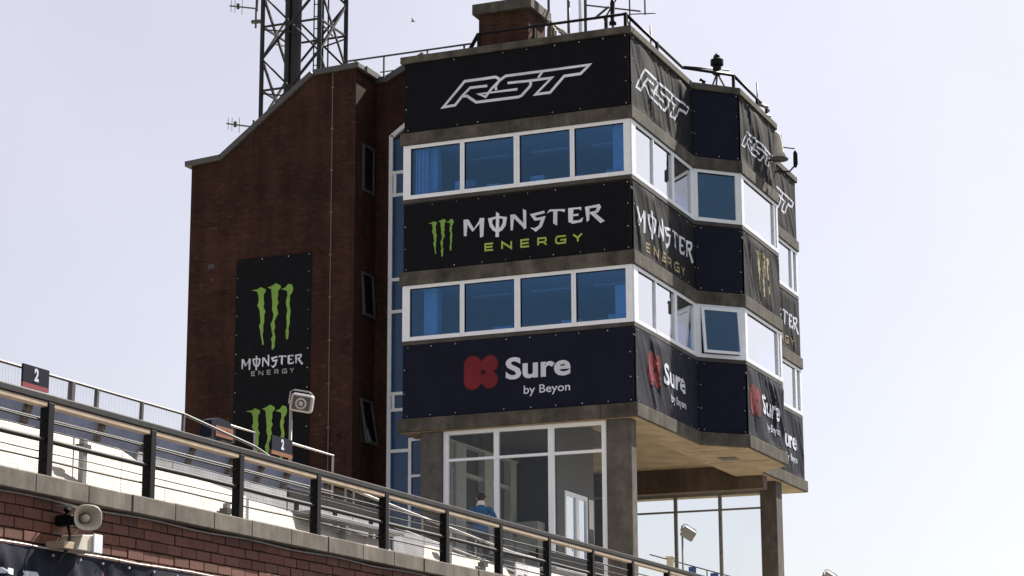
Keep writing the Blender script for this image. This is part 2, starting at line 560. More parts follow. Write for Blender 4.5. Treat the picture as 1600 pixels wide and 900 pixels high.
# soffit linings: rim strip and recessed ceiling, with board joints
OS = offset(OUT, 0.03)
for bpl in ([OS[0], (XI1 - .004, OS[0][1]), (XI1 - .004, YI0), (OS[0][0], YI0)], [(XI1 - .002, OS[1][1])] + OS[1:7] + [(XI1 - .002, OS[6][1])],
            [(OS[0][0], YI1), (XI1 - .004, YI1), (XI1 - .004, OS[7][1]), OS[7]]):
    MB().prism(bpl, 9.785, 9.7985).build('soffit_lining', 'soffit', tower)
for i in range(7):
    y0 = 47.42 + i * 1.82
    B1('ceiling_board', 'soffit', tower, XI0 + .005, XI1 - .005, y0, min(y0 + 1.81, YI1 - .005), 10.09, 10.118)
for yy, n in ((52.25, 3), (54.3, 3)):
    MB().box(X0 - 0.7, X0 + 0.9, yy, yy + 0.012, 9.779, 9.7845).build('soffit_joint', 'wall_core', tower)
MB().box(X0 - 0.2, X0 + 0.25, 53.4, 53.9, 9.768, 9.7845).build('soffit_vent', 'dark_steel', tower, 0.003)
# side and back closing walls of the window storeys
for z0, z1 in ((11.985, 13.375), (15.485, 16.875)):
    B1('rear_wall', 'interior', tower, XL, X0 - 0.06, YB - 0.15, YB - 0.01, z0, z1)
    B1('side_wall', 'interior', tower, XL + 0.01, XL + 0.15, YF + 0.1, YB - 0.16, z0, z1)
    B1('partition', 'interior_dark', tower, XL + 0.2, X0 - 0.8, 53.0, 53.12, z0, z1)
    B1('ceiling_panel', 'interior_white', tower, XL + 0.2, X0 - 0.15, YF + 0.12, 52.9, z1 - 0.03, z1 - 0.004)
    B1('inner_column', 'interior_white', tower, -21.85, -21.5, 46.85, 47.1, z0, z1 - .035)
    up = z0 > 14
    B1('blind', 'interior_white', tower, -16.93, -16.6, 46.74, 46.77, z0 if up else z0 + .1, z1 - (.035 if up else .45))
    for k in range(5):
        bx_ = -21.0 + k * 0.95 + rnd.uniform(-.2, .2)
        bh_ = rnd.uniform(.12, .42)
        B1('desk_item', rnd.choice(('interior_white', 'interior_dark', 'interior', 'cream_box')), tower, bx_, bx_ + rnd.uniform(.12, .5), 46.85, 47.0, z0 + .004, z0 + bh_)
    for k in range(3):
        B1('ceiling_light', 'white_frame', tower, -21.2 + k * 1.6, -20.2 + k * 1.6, 48.2, 48.5, z1 - .07, z1 - .032)
    B1('desk', 'interior_dark', tower, XL + 0.3, X0 - 1.2, 47.1, 47.7, z0, z0 + 0.32)
for k in range(7):
    B1('curtain_pleat', 'interior_white', tower, -22.02 + .05 * k, -21.985 + .05 * k, 46.70 + .02 * (k % 2), 46.73 + .02 * (k % 2), 15.5, 16.84)
B1('office_chair_back', 'interior_white', tower, -21.25, -20.95, 47.85, 47.95, 15.49, 16.2, bevel=0.03)


class Face:
    def __init__(s, p, q):
        s.p = Vector(p)
        s.q = Vector(q)
        s.d = (s.q - s.p).normalized()
        s.n = Vector((s.d.y, -s.d.x))
        s.L = (s.q - s.p).length

    def at(s, u, z, h=0.0):
        t = s.p + s.d * u + s.n * h
        return (t.x, t.y, z)

    def fbox(s, m, u0, u1, h0, h1, z0, z1):
        vs = [s.at(u0, z0, h0), s.at(u1, z0, h0), s.at(u1, z0, h1), s.at(u0, z0, h1), s.at(u0, z1, h0), s.at(u1, z1, h0), s.at(u1, z1, h1), s.at(u0, z1, h1)]
        m.add(vs, [(0, 3, 2, 1), (4, 5, 6, 7), (0, 1, 5, 4), (1, 2, 6, 5), (2, 3, 7, 6), (3, 0, 4, 7)])
        return m


FA, FB, FC, FD, FF, FE = [Face(OUT[i], OUT[i + 1]) for i in range(6)]
WIN = {
    'A': (FA, [(0.0, 1.5675, 0.2, 1.51), (1.5675, 2.985, 1.625, 2.91), (2.985, 4.4, 3.06, 4.345), (4.4, 5.86, 4.46, 5.69)]),
    'B': (FB, [(0.0, 1.57, 0.3, 1.53), (1.57, 3.02, 1.61, 2.94), (3.02, 4.64, 3.12, 4.42)]),
    'C': (FC, [(0.0, 1.357, 0.13, 1.2)]),
    'D': (FD, [(0.0, 3.0, 0.22, 2.96), (3.0, 3.35, 3.05, 3.2)]),
    'F': (FF, [(0.0, 1.357, 0.13, 1.2)]),
    'E': (FE, [(0.0, 3.9, 0.15, 3.8), (3.9, 4.48, 3.98, 4.3)]),
}
for z0, z1, st in ((15.5, 16.86, 1), (12.0, 13.36, 0)):
    for key, (fc, ws) in WIN.items():
        for k, (u0, u1, g0, g1) in enumerate(ws):
            m = MB()
            e = 0.0015
            zb, zt = z0 + 0.10, z1 - 0.085
            fc.fbox(m, u0 + e, g0, -0.06, 0.025, z0 + .002, z1 - .002)
            fc.fbox(m, g1, u1 - e, -0.06, 0.025, z0 + .002, z1 - .002)
            fc.fbox(m, g0, g1, -0.06, 0.025, z0 + .002, zb)
            fc.fbox(m, g0, g1, -0.06, 0.025, zt, z1 - .002)
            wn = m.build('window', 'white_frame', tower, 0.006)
            m = MB()
            if key == 'C' and st == 0:          # hopper sash tilted open
                fr = MB()
                def tp(u, z):
                    return fc.at(u, z, 0.03 + (zt - z) * 0.10)
                for (a, b, c, d) in ((g0, g0 + .07, zb, zt), (g1 - .07, g1, zb, zt), (g0 + .07, g1 - .07, zb, zb + .07), (g0 + .07, g1 - .07, zt - .07, zt)):
                    vs = [tp(a, c), tp(b, c), tp(b, d), tp(a, d)]
                    nn = Vector((fc.n.x, fc.n.y, 0)) * 0.04
                    fr.add(vs + [tuple(Vector(v) + nn) for v in vs], [(0, 1, 2, 3), (4, 7, 6, 5), (0, 4, 5, 1), (1, 5, 6, 2), (2, 6, 7, 3), (3, 7, 4, 0)])
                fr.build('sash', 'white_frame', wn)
                vs = [tp(g0 + .07, zb + .07), tp(g1 - .07, zb + .07), tp(g1 - .07, zt - .07), tp(g0 + .07, zt - .07)]
                m.add([tuple(Vector(v) + Vector((fc.n.x, fc.n.y, 0)) * 0.015) for v in vs], [(0, 1, 2, 3)])
                m.build('pane', 'blue_glass', wn)
            else:
                a, b, c, d = [fc.at(uu, zz, -0.024 + rnd.uniform(-.005, .005)) for uu, zz in ((g0, zb), (g1, zb), (g1, zt), (g0, zt))]
                m.add([a, b, c, d], [(0, 1, 2, 3)])
                m.build('pane', 'blue_glass', wn)
                # thin dark gasket on the left side and head
                gk = MB()
                fc.fbox(gk, g0, g0 + 0.018, -0.018, 0.0, zb, zt)
                fc.fbox(gk, g0 + 0.018, g1, -0.018, 0.0, zt - 0.018, zt)
                gk.build('gasket', 'black_metal', wn)

# ground storey: columns, glazing, room
for (a, b, c, d) in ((-21.84, -21.27, 46.64, 47.0), (-17.17, -16.56, 46.64, 47.0), (-16.95, -16.5, 58.25, 58.85), (-21.84, -21.27, 58.25, 58.85)):
    B1('column', 'column', tower, a, b, c, d, 4.425, 9.784, bevel=0.02)
B1('cross_beam', 'beam', tower, -22.2, -17.245, 57.0, 57.4, 9.44, 10.08, bevel=0.01)
B1('cross_beam', 'beam', tower, -17.243, -16.5, 57.0, 57.4, 9.44, 9.78, bevel=0.01)
m = MB()
for a, b in ((-21.265, -21.13), (-19.98, -19.85), (-18.62, -18.48), (-17.30, -17.175)):
    m.box(a, b, 46.7, 46.79, 6.002, 9.783)
xs = [(-21.13, -19.98), (-19.85, -18.62), (-18.48, -17.30)]
for a, b in xs:
    m.box(a, b, 46.70, 46.79, 9.69, 9.783)
    m.box(a, b, 46.70, 46.79, 9.06, 9.125)
    m.box(a, b, 46.70, 46.79, 6.002, 6.1)
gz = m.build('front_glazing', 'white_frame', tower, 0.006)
for a, b in xs:
    for c, d in ((6.1, 9.06), (9.125, 9.69)):
        MB().add([(a, 46.74, c), (b, 46.74, c), (b, 46.74, d), (a, 46.74, d)], [(0, 1, 2, 3)]).build('pane', 'clear_glass', gz)
m = MB()
for x in (-21.2, -20.75, -19.5, -18.2, -16.99):
    m.box(x - 0.045, x + 0.045, 58.5, 58.58, 4.43, 9.5)
xs2 = [(-21.155, -20.795), (-20.705, -19.545), (-19.455, -18.245), (-18.155, -17.035)]
for a, b in xs2:
    m.box(a, b, 58.5, 58.58, 9.08, 9.13)
m.box(-21.3, -16.945, 58.48, 58.6, 9.502, 9.62)
rg = m.build('rear_glazing', 'steel', tower)
for a, b in xs2:
    for c, d in ((4.5, 9.08), (9.13, 9.5)):
        MB().add([(a, 58.54, c), (b, 58.54, c), (b, 58.54, d), (a, 58.54, d)], [(0, 1, 2, 3)]).build('pane', 'clear_glass', rg)
# room behind the glazing
B1('room_wall', 'interior', tower, -21.95, -21.8, 47.05, 52.35, 6.0, 10.085)
m = MB()
m.box(-18.6, -18.5, 46.95, 47.42, 6.0, 10.085)
m.box(-18.6, -18.5, 48.92, 49.35, 6.0, 10.085)
m.box(-18.6, -18.5, 47.42, 48.92, 8.36, 10.085)
m.build('room_partition', 'interior', tower)
B1('room_back_wall', 'interior_dark', tower, -21.8, -19.9, 52.2, 52.3, 6.0, 10.085)
dr = MB()
for a, b, c, d in ((47.44, 47.52, 6.0, 8.34), (48.15, 48.33, 6.0, 8.34), (48.84, 48.9, 6.0, 8.34), (47.52, 48.15, 8.24, 8.34), (48.33, 48.84, 8.24, 8.34), (47.52, 48.15, 6.0, 6.25), (48.33, 48.84, 6.0, 6.25)):
    dr.box(-18.57, -18.49, a, b, c, d)
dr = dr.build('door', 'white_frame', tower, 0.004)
for a, b in ((47.52, 48.15), (48.33, 48.84)):
    MB().add([(-18.53, a, 6.25), (-18.53, b, 6.25), (-18.53, b, 8.24), (-18.53, a, 8.24)], [(0, 1, 2, 3)]).build('pane', 'blue_glass', dr)
MB().tube([(-18.48, 48.2, 7.0), (-18.44, 48.2, 7.0), (-18.44, 48.2, 7.25), (-18.48, 48.2, 7.25)], 0.012, 6).build('handle', 'steel', dr)
m = MB()
for a, b in ((47.9, 47.98), (48.2, 48.8), (49.95, 50.45), (51.6, 52.0)):
    m.box(-21.79, -21.6, a, b, 6.0, 9.75)
m.box(-21.79, -21.6, 47.2, 52.1, 9.752, 9.9)
m.box(-21.79, -21.66, 47.2, 52.1, 9.03, 9.12)
m.build('inner_window_frame', 'interior_white', tower)
B1('room_ceiling', 'interior', tower, -21.79, -18.61, 47.02, 52.19, 10.05, 10.085)
B1('wall_cabinet', 'interior_white', tower, -21.5, -20.9, 51.7, 52.19, 6.0, 8.2, bevel=0.01)
B1('notice_board', 'interior_white', tower, -18.498, -18.485, 49.0, 49.28, 7.6, 8.3)
B1('wall_screen', 'black_metal', tower, -20.75, -19.98, 52.1, 52.19, 7.7, 8.3, bevel=0.01)
B1('ceiling_light', 'interior_dark', tower, -18.2, -17.75, 47.9, 48.1, 10.0, 10.088, bevel=0.02)
MB().box(-20.6, -18.9, 47.7, 48.2, 6.9, 6.96).box(-20.55, -20.48, 47.75, 48.15, 6.0, 6.9).box(-19.02, -18.95, 47.75, 48.15, 6.0, 6.9).build('table', 'black_metal', tower)

# ------------------------------------------------------------------ flat artwork helpers
def stroke(pts, wd, closed=False):
    P = [Vector(p) for p in pts]
    n = len(P)
    L_, R_ = [], []
    for i in range(n):
        a = P[i - 1] if (i > 0 or closed) else None
        b = P[(i + 1) % n] if (i < n - 1 or closed) else None
        d1 = (P[i] - a).normalized() if a is not None else None
        d2 = (b - P[i]).normalized() if b is not None else None
        if d1 is None:
            nn = Vector((-d2.y, d2.x)); k = 1
        elif d2 is None:
            nn = Vector((-d1.y, d1.x)); k = 1
        else:
            nn = Vector((-d1.y - d2.y, d1.x + d2.x))
            nn = nn.normalized() if nn.length > 1e-6 else Vector((-d1.y, d1.x))
            k = 1 / max(0.42, nn.dot(Vector((-d1.y, d1.x))))
        L_.append(P[i] + nn * wd / 2 * k)
        R_.append(P[i] - nn * wd / 2 * k)
    q = []
    for i in range(n if closed else n - 1):
        j = (i + 1) % n
        q.append([tuple(R_[i]), tuple(R_[j]), tuple(L_[j]), tuple(L_[i])])
    return q


def text_mesh(body, height, bold=0.0, shear=0.0, xs=1.0):
    c = bpy.data.curves.new('t', 'FONT')
    c.body = body
    c.size = 1.0
    c.offset = bold
    c.resolution_u = 4
    o = bpy.data.objects.new('t', c)
    COL.objects.link(o)
    bpy.context.view_layer.update()
    dg = bpy.context.evaluated_depsgraph_get()
    me = o.evaluated_get(dg).to_mesh()
    vs = [(v.co.x, v.co.y) for v in me.vertices]
    fs = [tuple(p.vertices) for p in me.polygons]
    o.evaluated_get(dg).to_mesh_clear()
    bpy.data.objects.remove(o, do_unlink=True)
    bpy.data.curves.remove(c)
    s = height / 0.72
    return [(x * s * xs + shear * y * s, y * s) for x, y in vs], fs


def text_width(tm):
    return max(v[0] for v in tm[0]) - min(v[0] for v in tm[0])


def place(tm, u, v):
    mx = min(q[0] for q in tm[0])
    return [(x - mx + u, y + v) for x, y in tm[0]], tm[1]


RST_OUT = [(1.037, 0.53), (1.608, 1.116), (2.425, 1.116), (2.498, 1.071), (2.53, 1.016), (2.687, 1.107), (4.846, 1.103), (4.616, 0.91), (4.196, 0.908), (3.834, 0.547), (3.462, 0.545), (3.876, 0.908), (3.322, 0.905), (3.34, 0.815), (3.308, 0.757), (3.1, 0.558), (3.022, 0.536), (1.912, 0.546), (1.674, 0.733), (1.542, 0.75), (1.356, 0.545)]
RST_IN = [[(1.542, 0.75), (1.754, 0.933), (2.202, 0.925)], [(2.53, 1.016), (2.293, 0.813), (2.162, 0.653), (1.978, 0.745), (2.997, 0.734)], [(2.53, 1.016), (2.424, 0.884), (2.442, 0.781)], [(2.738, 0.924), (3.322, 0.905)], [(3.646, 1.101), (3.529, 0.953)]]
WORD = [
    [(1.583, 1.129), (1.699, 1.129), (1.659, 0.719), (1.59, 0.726)], [(1.605, 1.118), (1.715, 1.121), (1.871, 0.854), (1.815, 0.81)], [(1.815, 0.81), (1.865, 0.899), (2.012, 1.096), (2.065, 1.055)], [(1.996, 1.127), (2.121, 1.123), (2.101, 0.669), (2.014, 0.648)],
    [(2.214, 1.099), (2.338, 1.1), (2.325, 0.969), (2.375, 0.876), (2.461, 0.802), (2.461, 0.72), (2.337, 0.792), (2.26, 0.902)], [(2.461, 0.802), (2.548, 0.858), (2.598, 0.956), (2.598, 1.088), (2.709, 1.082), (2.672, 0.875), (2.585, 0.772), (2.461, 0.72)], [(2.425, 1.239), (2.509, 1.186), (2.498, 0.614), (2.411, 0.623)], [(2.214, 1.099), (2.462, 1.132), (2.709, 1.082), (2.598, 1.053), (2.462, 1.079), (2.338, 1.056)],
    [(2.796, 1.126), (2.894, 1.086), (2.856, 0.739), (2.801, 0.744)], [(2.796, 1.126), (2.91, 1.129), (3.176, 0.837), (3.163, 0.742)], [(3.117, 1.239), (3.202, 1.186), (3.2, 0.762), (3.132, 0.734)],
    [(3.293, 1.088), (3.66, 1.137), (3.675, 1.077), (3.4, 1.033)], [(3.293, 1.088), (3.4, 1.039), (3.476, 0.981), (3.689, 1.003), (3.658, 0.924), (3.415, 0.915)], [(3.598, 0.983), (3.696, 1.002), (3.596, 0.75), (3.443, 0.644), (3.298, 0.766), (3.413, 0.734), (3.52, 0.787)],
    [(3.72, 1.058), (3.797, 1.152), (4.191, 1.119), (4.175, 1.045), (4.069, 1.085), (3.812, 1.101)], [(3.888, 1.113), (3.994, 1.111), (3.984, 0.739), (3.885, 0.802)],
    [(4.266, 1.131), (4.402, 1.125), (4.377, 0.742), (4.269, 0.797)], [(4.297, 1.128), (4.598, 1.125), (4.59, 1.039), (4.537, 1.082), (4.356, 1.084)], [(4.34, 0.964), (4.521, 0.974), (4.52, 0.922), (4.34, 0.92)], [(4.293, 0.823), (4.534, 0.813), (4.64, 0.874), (4.608, 0.762), (4.377, 0.742)],
    [(4.687, 1.115), (4.808, 1.132), (4.788, 0.786), (4.728, 0.749)], [(4.687, 1.115), (5.047, 1.149), (5.091, 1.072), (5.014, 0.95), (4.805, 0.929), (4.806, 0.978), (4.955, 1.0), (4.986, 1.075), (4.777, 1.068)], [(4.805, 0.958), (4.925, 0.96), (5.175, 0.732), (5.07, 0.685)]]
ENER = [[(2.352, 0.473), (2.151, 0.473), (2.151, 0.318), (2.352, 0.315)], [(2.151, 0.394), (2.337, 0.396)], [(2.583, 0.313), (2.584, 0.479), (2.814, 0.311), (2.815, 0.48)], [(3.274, 0.477), (3.069, 0.477), (3.069, 0.314), (3.273, 0.312)], [(3.069, 0.396), (3.259, 0.395)], [(3.502, 0.309), (3.503, 0.475), (3.685, 0.474), (3.703, 0.42), (3.672, 0.382), (3.517, 0.38)], [(3.624, 0.381), (3.714, 0.308)], [(4.199, 0.471), (3.988, 0.472), (3.951, 0.424), (3.951, 0.343), (3.987, 0.31), (4.183, 0.308), (4.192, 0.385), (4.063, 0.384)], [(4.386, 0.481), (4.499, 0.392), (4.605, 0.485)], [(4.499, 0.392), (4.498, 0.305)]]
CLAW = [[(0.431, 2.955), (0.606, 2.965), (0.696, 3.013), (0.84, 2.948), (0.841, 2.89), (0.791, 2.824), (0.786, 2.696), (0.809, 2.6), (0.785, 2.509), (0.845, 2.387), (0.811, 2.297), (0.82, 2.134), (0.791, 2.043), (0.8, 1.903), (0.776, 1.812), (0.821, 1.565), (0.782, 1.545), (0.724, 1.816), (0.708, 1.934), (0.672, 2.03), (0.717, 2.119), (0.701, 2.26), (0.684, 2.425), (0.616, 2.559), (0.652, 2.661), (0.643, 2.802), (0.599, 2.912)],
        [(0.891, 2.986), (1.007, 3.015), (1.122, 3.074), (1.252, 3.004), (1.266, 2.944), (1.19, 2.881), (1.193, 2.753), (1.169, 2.662), (1.21, 2.588), (1.161, 2.476), (1.203, 2.31), (1.141, 2.199), (1.104, 2.109), (1.128, 1.968), (1.097, 1.878), (1.139, 1.713), (1.117, 1.553), (1.124, 1.483), (1.069, 1.407), (1.037, 1.444), (1.052, 1.558), (1.016, 1.676), (1.061, 1.765), (1.027, 1.907), (0.998, 2.049), (1.052, 2.16), (1.074, 2.298), (1.033, 2.418), (1.037, 2.58), (1.006, 2.816), (0.996, 2.934)],
        [(1.272, 2.909), (1.395, 2.944), (1.471, 3.03), (1.574, 2.998), (1.61, 2.89), (1.578, 2.788), (1.515, 2.724), (1.53, 2.629), (1.506, 2.539), (1.549, 2.326), (1.526, 2.189), (1.53, 2.027), (1.494, 1.914), (1.509, 1.797), (1.487, 1.638), (1.435, 1.642), (1.418, 1.851), (1.447, 1.941), (1.444, 2.08), (1.431, 2.22), (1.459, 2.357), (1.417, 2.523), (1.415, 2.616), (1.451, 2.741), (1.436, 2.859)]]


def xf(polys, sx, ox, sy=None, oy=0.0):
    sy = sx if sy is None else sy
    return [[(x * sx + ox, y * sy + oy) for x, y in p] for p in polys]


def art_rst(s=1.0, ox=0.0, oy=0.0):
    ps = stroke(RST_OUT, 0.068, True)
    for q in RST_IN:
        ps += stroke(q, 0.062)
    return [('lettering', 'print_white', xf(ps, s, ox, s, oy))]


def claw(sx, sy, ox, oy):
    # claw artwork normalised to its own box (0.431..1.61, 1.407..3.074)
    return [[((x - 0.431) * sx + ox, (y - 1.407) * sy + oy) for x, y in p] for p in CLAW]


def art_energy(s=1.0, ox=0.0, oy=0.0, emblem=True, sub='print_lime'):
    sm = []
    for q in ENER:
        sm += stroke(q, 0.042)
    a = [('lettering', 'print_white', xf(WORD, s, ox, s, oy)), ('small_lettering', sub, xf(sm, s, ox, s, oy))]
    if emblem:
        a.append(('emblem', 'print_green', xf(claw(0.58, 0.56, 0.648, 0.275), s, ox, s, oy)))
    return a


def disc(cx, cy, r, n=28):
    return [(cx + r * cos(2 * pi * k / n), cy + r * sin(2 * pi * k / n)) for k in range(n)]


def pill(x0, y0, x1, y1, r, n=14):
    p, q = Vector((x0, y0)), Vector((x1, y1))
    a = math.atan2(q.y - p.y, q.x - p.x)
    return [(q.x + r * cos(a - pi / 2 + pi * k / n), q.y + r * sin(a - pi / 2 + pi * k / n)) for k in range(n + 1)] + [(p.x + r * cos(a + pi / 2 + pi * k / n), p.y + r * sin(a + pi / 2 + pi * k / n)) for k in range(n + 1)]


def art_sure(s=1.0, ox=0.0, oy=0.0):
    def lobes(e):
        return [pill(1.82, 0.78, 1.82, 1.15, .215 + e), disc(2.26, 1.145, .2 + e), disc(2.26, 0.765, .2 + e), disc(2.07, 1.13, .11 + e), disc(2.07, 0.79, .11 + e)]
    petals, rim = lobes(0.0), lobes(0.03)
    t1 = text_mesh('Sure', 0.50, 0.028, 0, 1.0)
    t1 = place(([(x * 1.63 / text_width(t1), y) for x, y in t1[0]], t1[1]), 2.66, 0.755)
    t2 = text_mesh('by Beyon', 0.20, 0.006, 0, 1.0)
    t2 = place(([(x * 1.155 / text_width(t2), y) for x, y in t2[0]], t2[1]), 3.117, 0.37)
    def tx(t):
        return [(x * s + ox, y * s + oy) for x, y in t[0]], t[1]
    return [('emblem_rim', 'print_rim', xf(rim, s, ox, s, oy)), ('emblem', 'print_red', xf(petals, s, ox, s, oy)), ('lettering', 'print_white', tx(t1)), ('small_lettering', 'print_white', tx(t2))]


def wrinkle(seed, amp, L, H):
    r = random.Random(seed)
    folds = []
    for k in range(int(5 + L * 4)):
        u = r.uniform(-0.2, L)
        folds.append((u, r.uniform(0.18, 0.75), r.uniform(0.03, 0.09), amp * r.uniform(0.3, 1.0) * r.choice((1, 1, -0.7)), r.uniform(0.1, 0.9) * H, r.uniform(0.35, 0.9) * H))
    ph = [r.uniform(0, 6.28) for _ in range(6)]

    def h(u, v):
        s = amp * 0.55 * (sin(2.1 * u + 1.3 * v + ph[0]) + 0.6 * sin(4.3 * u + 3.1 * v + ph[1]) + 0.5 * sin(1.1 * u - 3.7 * v + ph[2]))
        for (fu, sl, wd, a, vc, vl) in folds:
            d = (u - fu + (v - H) * sl) / wd
            if abs(d) < 3:
                s += a * math.exp(-d * d) * math.exp(-((v - vc) / vl) ** 2)
        # pull flat near the hems
        e = min(u, L - u, v, H - v)
        return s * min(1.0, max(0.0, e) / 0.16 + 0.12)
    return h


def banner(label, fc, u0, u1, z0, z1, mat, art, seed, amp, h0=0.03, group=None, step=None, eye=True, eye_step=0.62):
    Lb, H = u1 - u0, z1 - z0
    hf = wrinkle(seed, amp, Lb, H)
    step = step or (0.3 if amp < 0.004 else 0.09 if amp < 0.01 else 0.055)
    nu, nv = max(2, int(Lb / step)), max(2, int(H / step))
    m = MB()
    vs = [fc.at(u0 + Lb * i / nu, z0 + H * j / nv, h0 + hf(Lb * i / nu, H * j / nv)) for j in range(nv + 1) for i in range(nu + 1)]
    m.add(vs, [(j * (nu + 1) + i, j * (nu + 1) + i + 1, (j + 1) * (nu + 1) + i + 1, (j + 1) * (nu + 1) + i) for j in range(nv) for i in range(nu)])
    me = bpy.data.meshes.new('banner')
    me.from_pydata(m.v, [], m.f)
    o = link('banner', me, mat, None, 0, True)
    sol = o.modifiers.new('thickness', 'SOLIDIFY')
    sol.thickness = 0.004
    sol.offset = -1
    sol.use_rim = False
    tag(o, label, 'banner', group)
    lvl = 0.003
    for nm, mt, data in art:
        bm = bmesh.new()
        lv = bm.verts.layers.float.new('lv')
        if isinstance(data, tuple):
            bv = [bm.verts.new((x, y, 0)) for x, y in data[0]]
            for f in data[1]:
                try:
                    bm.faces.new([bv[i] for i in f])
                except ValueError:
                    pass
        else:
            for k, p in enumerate(data):
                bv = [bm.verts.new((x, y, 0)) for x, y in p]
                for q in bv:
                    q[lv] = 0.0004 * (k % 9)
                bm.faces.new(bv)
        bmesh.ops.triangulate(bm, faces=bm.faces)
        if amp >= 0.004:
            g = 0.11
            for ax, ln in ((0, Lb), (1, H)):
                k = g
                while k < ln:
                    co = Vector((k, 0, 0)) if ax == 0 else Vector((0, k, 0))
                    no = Vector((1, 0, 0)) if ax == 0 else Vector((0, 1, 0))
                    bmesh.ops.bisect_plane(bm, geom=bm.verts[:] + bm.edges[:] + bm.faces[:], plane_co=co, plane_no=no)
                    k += g
            bmesh.ops.triangulate(bm, faces=bm.faces)
        for v in bm.verts:
            u, z = v.co.x, v.co.y
            v.co = fc.at(u0 + u, z0 + z, h0 + lvl + v[lv] + hf(u, z))
        me = bpy.data.meshes.new(nm)
        bm.to_mesh(me)
        bm.free()
        lo_ = link(nm, me, mt, o)
        if nm == 'small_lettering':
            lo_['kind'] = 'stuff'
        lvl += 0.0045
    if eye:
        m = MB()
        r = random.Random(seed + 99)
        pts = []
        n = max(2, int(Lb / eye_step))
        for i in range(n + 1):
            for v in (0.045, H - 0.045):
                if r.random() < 0.7:
                    pts.append((min(Lb - .05, 0.05 + (Lb - 0.1) * i / n + r.uniform(0, .12)), v))
        n = max(2, int(H / 0.45))
        for j in range(1, n):
            for u in (0.05, Lb - 0.05):
                pts.append((u, H * j / n))
        for u, v in pts:
            s = r.uniform(0.005, 0.0105)
            fc.fbox(m, u0 + u - s, u0 + u + s, h0 + 0.002, h0 + 0.02, z0 + v - s * 1.2, z0 + v + s * 1.2)
        m.build('eyelet_row', 'eyelet', o)['kind'] = 'stuff'
    return o


BZ = [(17.19, 18.94), (13.71, 15.36), (10.14, 11.88)]
ga = 'banners on the shaded front of the tower'
banner('wide black banner with outlined slanted white letters, top of shaded tower front', FA, 0.03, 5.83, *BZ[0], 'vinyl_black', art_rst(), 1, 0.006, group=ga)
banner('wide black banner with green claw mark and spiky white wordmark, middle of shaded tower front', FA, 0.03, 5.83, *BZ[1], 'vinyl_black', art_energy(), 2, 0.006, group=ga)
banner('wide navy banner with red flower mark and rounded white word, lowest on shaded tower front', FA, 0.03, 5.83, *BZ[2], 'vinyl_navy', art_sure(), 3, 0.006, group=ga)
gb = 'wrinkled banners on the track side of the tower'
banner('sunlit creased black banner with outlined white letters beside the top front corner', FB, 0.03, 4.6, *BZ[0], 'vinyl_black', art_rst(1.03, -0.72, 0.0), 11, 0.026, group=gb)
banner('creased black banner with white wordmark and sun-tinted gold small letters beside the middle front corner', FB, 0.03, 4.6, *BZ[1], 'vinyl_black', art_energy(1.16, -1.6, -0.2, False, 'print_sunlit'), 12, 0.028, group=gb)
banner('creased navy banner with red flower mark beside the lowest front corner', FB, 0.03, 4.6, *BZ[2], 'vinyl_navy', art_sure(1.0, -0.75, 0.0), 13, 0.028, group=gb)
gc = 'plain banners on the slanted bay side'
banner('plain black banner on the slanted bay side at the top storey', FC, 0.02, 1.33, *BZ[0], 'vinyl_navy', [], 21, 0.003, group=gc)
banner('plain black banner on the slanted bay side at the middle storey', FC, 0.02, 1.33, *BZ[1], 'vinyl_navy', [], 22, 0.003, group=gc)
banner('plain navy banner on the slanted bay side at the lowest storey', FC, 0.02, 1.33, *BZ[2], 'vinyl_navy', [], 23, 0.003, group=gc)
gd = 'creased banners on the projecting bay front'
banner('creased black banner with outlined white letters behind the roof horn, projecting bay', FD, 0.03, 3.32, *BZ[0], 'vinyl_black', art_rst(0.8, -0.7, 0.05), 31, 0.034, group=gd)
banner('creased black banner with a single pale sun-tinted claw mark on the projecting bay', FD, 0.03, 3.32, *BZ[1], 'vinyl_black', [('emblem', 'print_sunlit', claw(1.15, 0.72, 0.95, 0.25))], 32, 0.026, group=gd)
banner('creased navy banner with red flower mark low on the projecting bay', FD, 0.03, 3.32, *BZ[2], 'vinyl_navy', art_sure(0.98, -1.38, 0.0), 33, 0.034, group=gd)
ge = 'banners at the far end of the tower'
banner('black banner with outlined white letters at the far top end of the tower', FE, 0.03, 4.44, *BZ[0], 'vinyl_black', art_rst(1.0, -0.62, 0.0), 41, 0.028, group=ge)
banner('black banner with white wordmark at the far middle end of the tower', FE, 0.03, 4.44, *BZ[1], 'vinyl_black', art_energy(1.1, -1.45, -0.15, False, 'print_sunlit'), 42, 0.028, group=ge)
banner('navy banner with rounded white word at the far lowest end of the tower', FE, 0.03, 4.44, *BZ[2], 'vinyl_navy', art_sure(1.0, -0.6, 0.0), 43, 0.028, group=ge)

# ------------------------------------------------------------------ brick stair tower with link
st = thing('brick_stair_tower', (-26.0, 48.0, 4.42), 'tall windowless dark brick stair tower with stepped sloping roofline', 'building')
PR = [(-28.26, 17.07), (-27.38, 17.12), (-24.80, 19.02), (-23.62, 19.05)]
MB().prism_y([(-28.26, 4.425)] + PR + [(-23.62, 4.425)], YF, 50.0).build('wall', 'brick', st)
B1('rear_block', 'brick', st, -28.2, XL - 0.02, 50.02, 58.0, 4.425, 16.4)
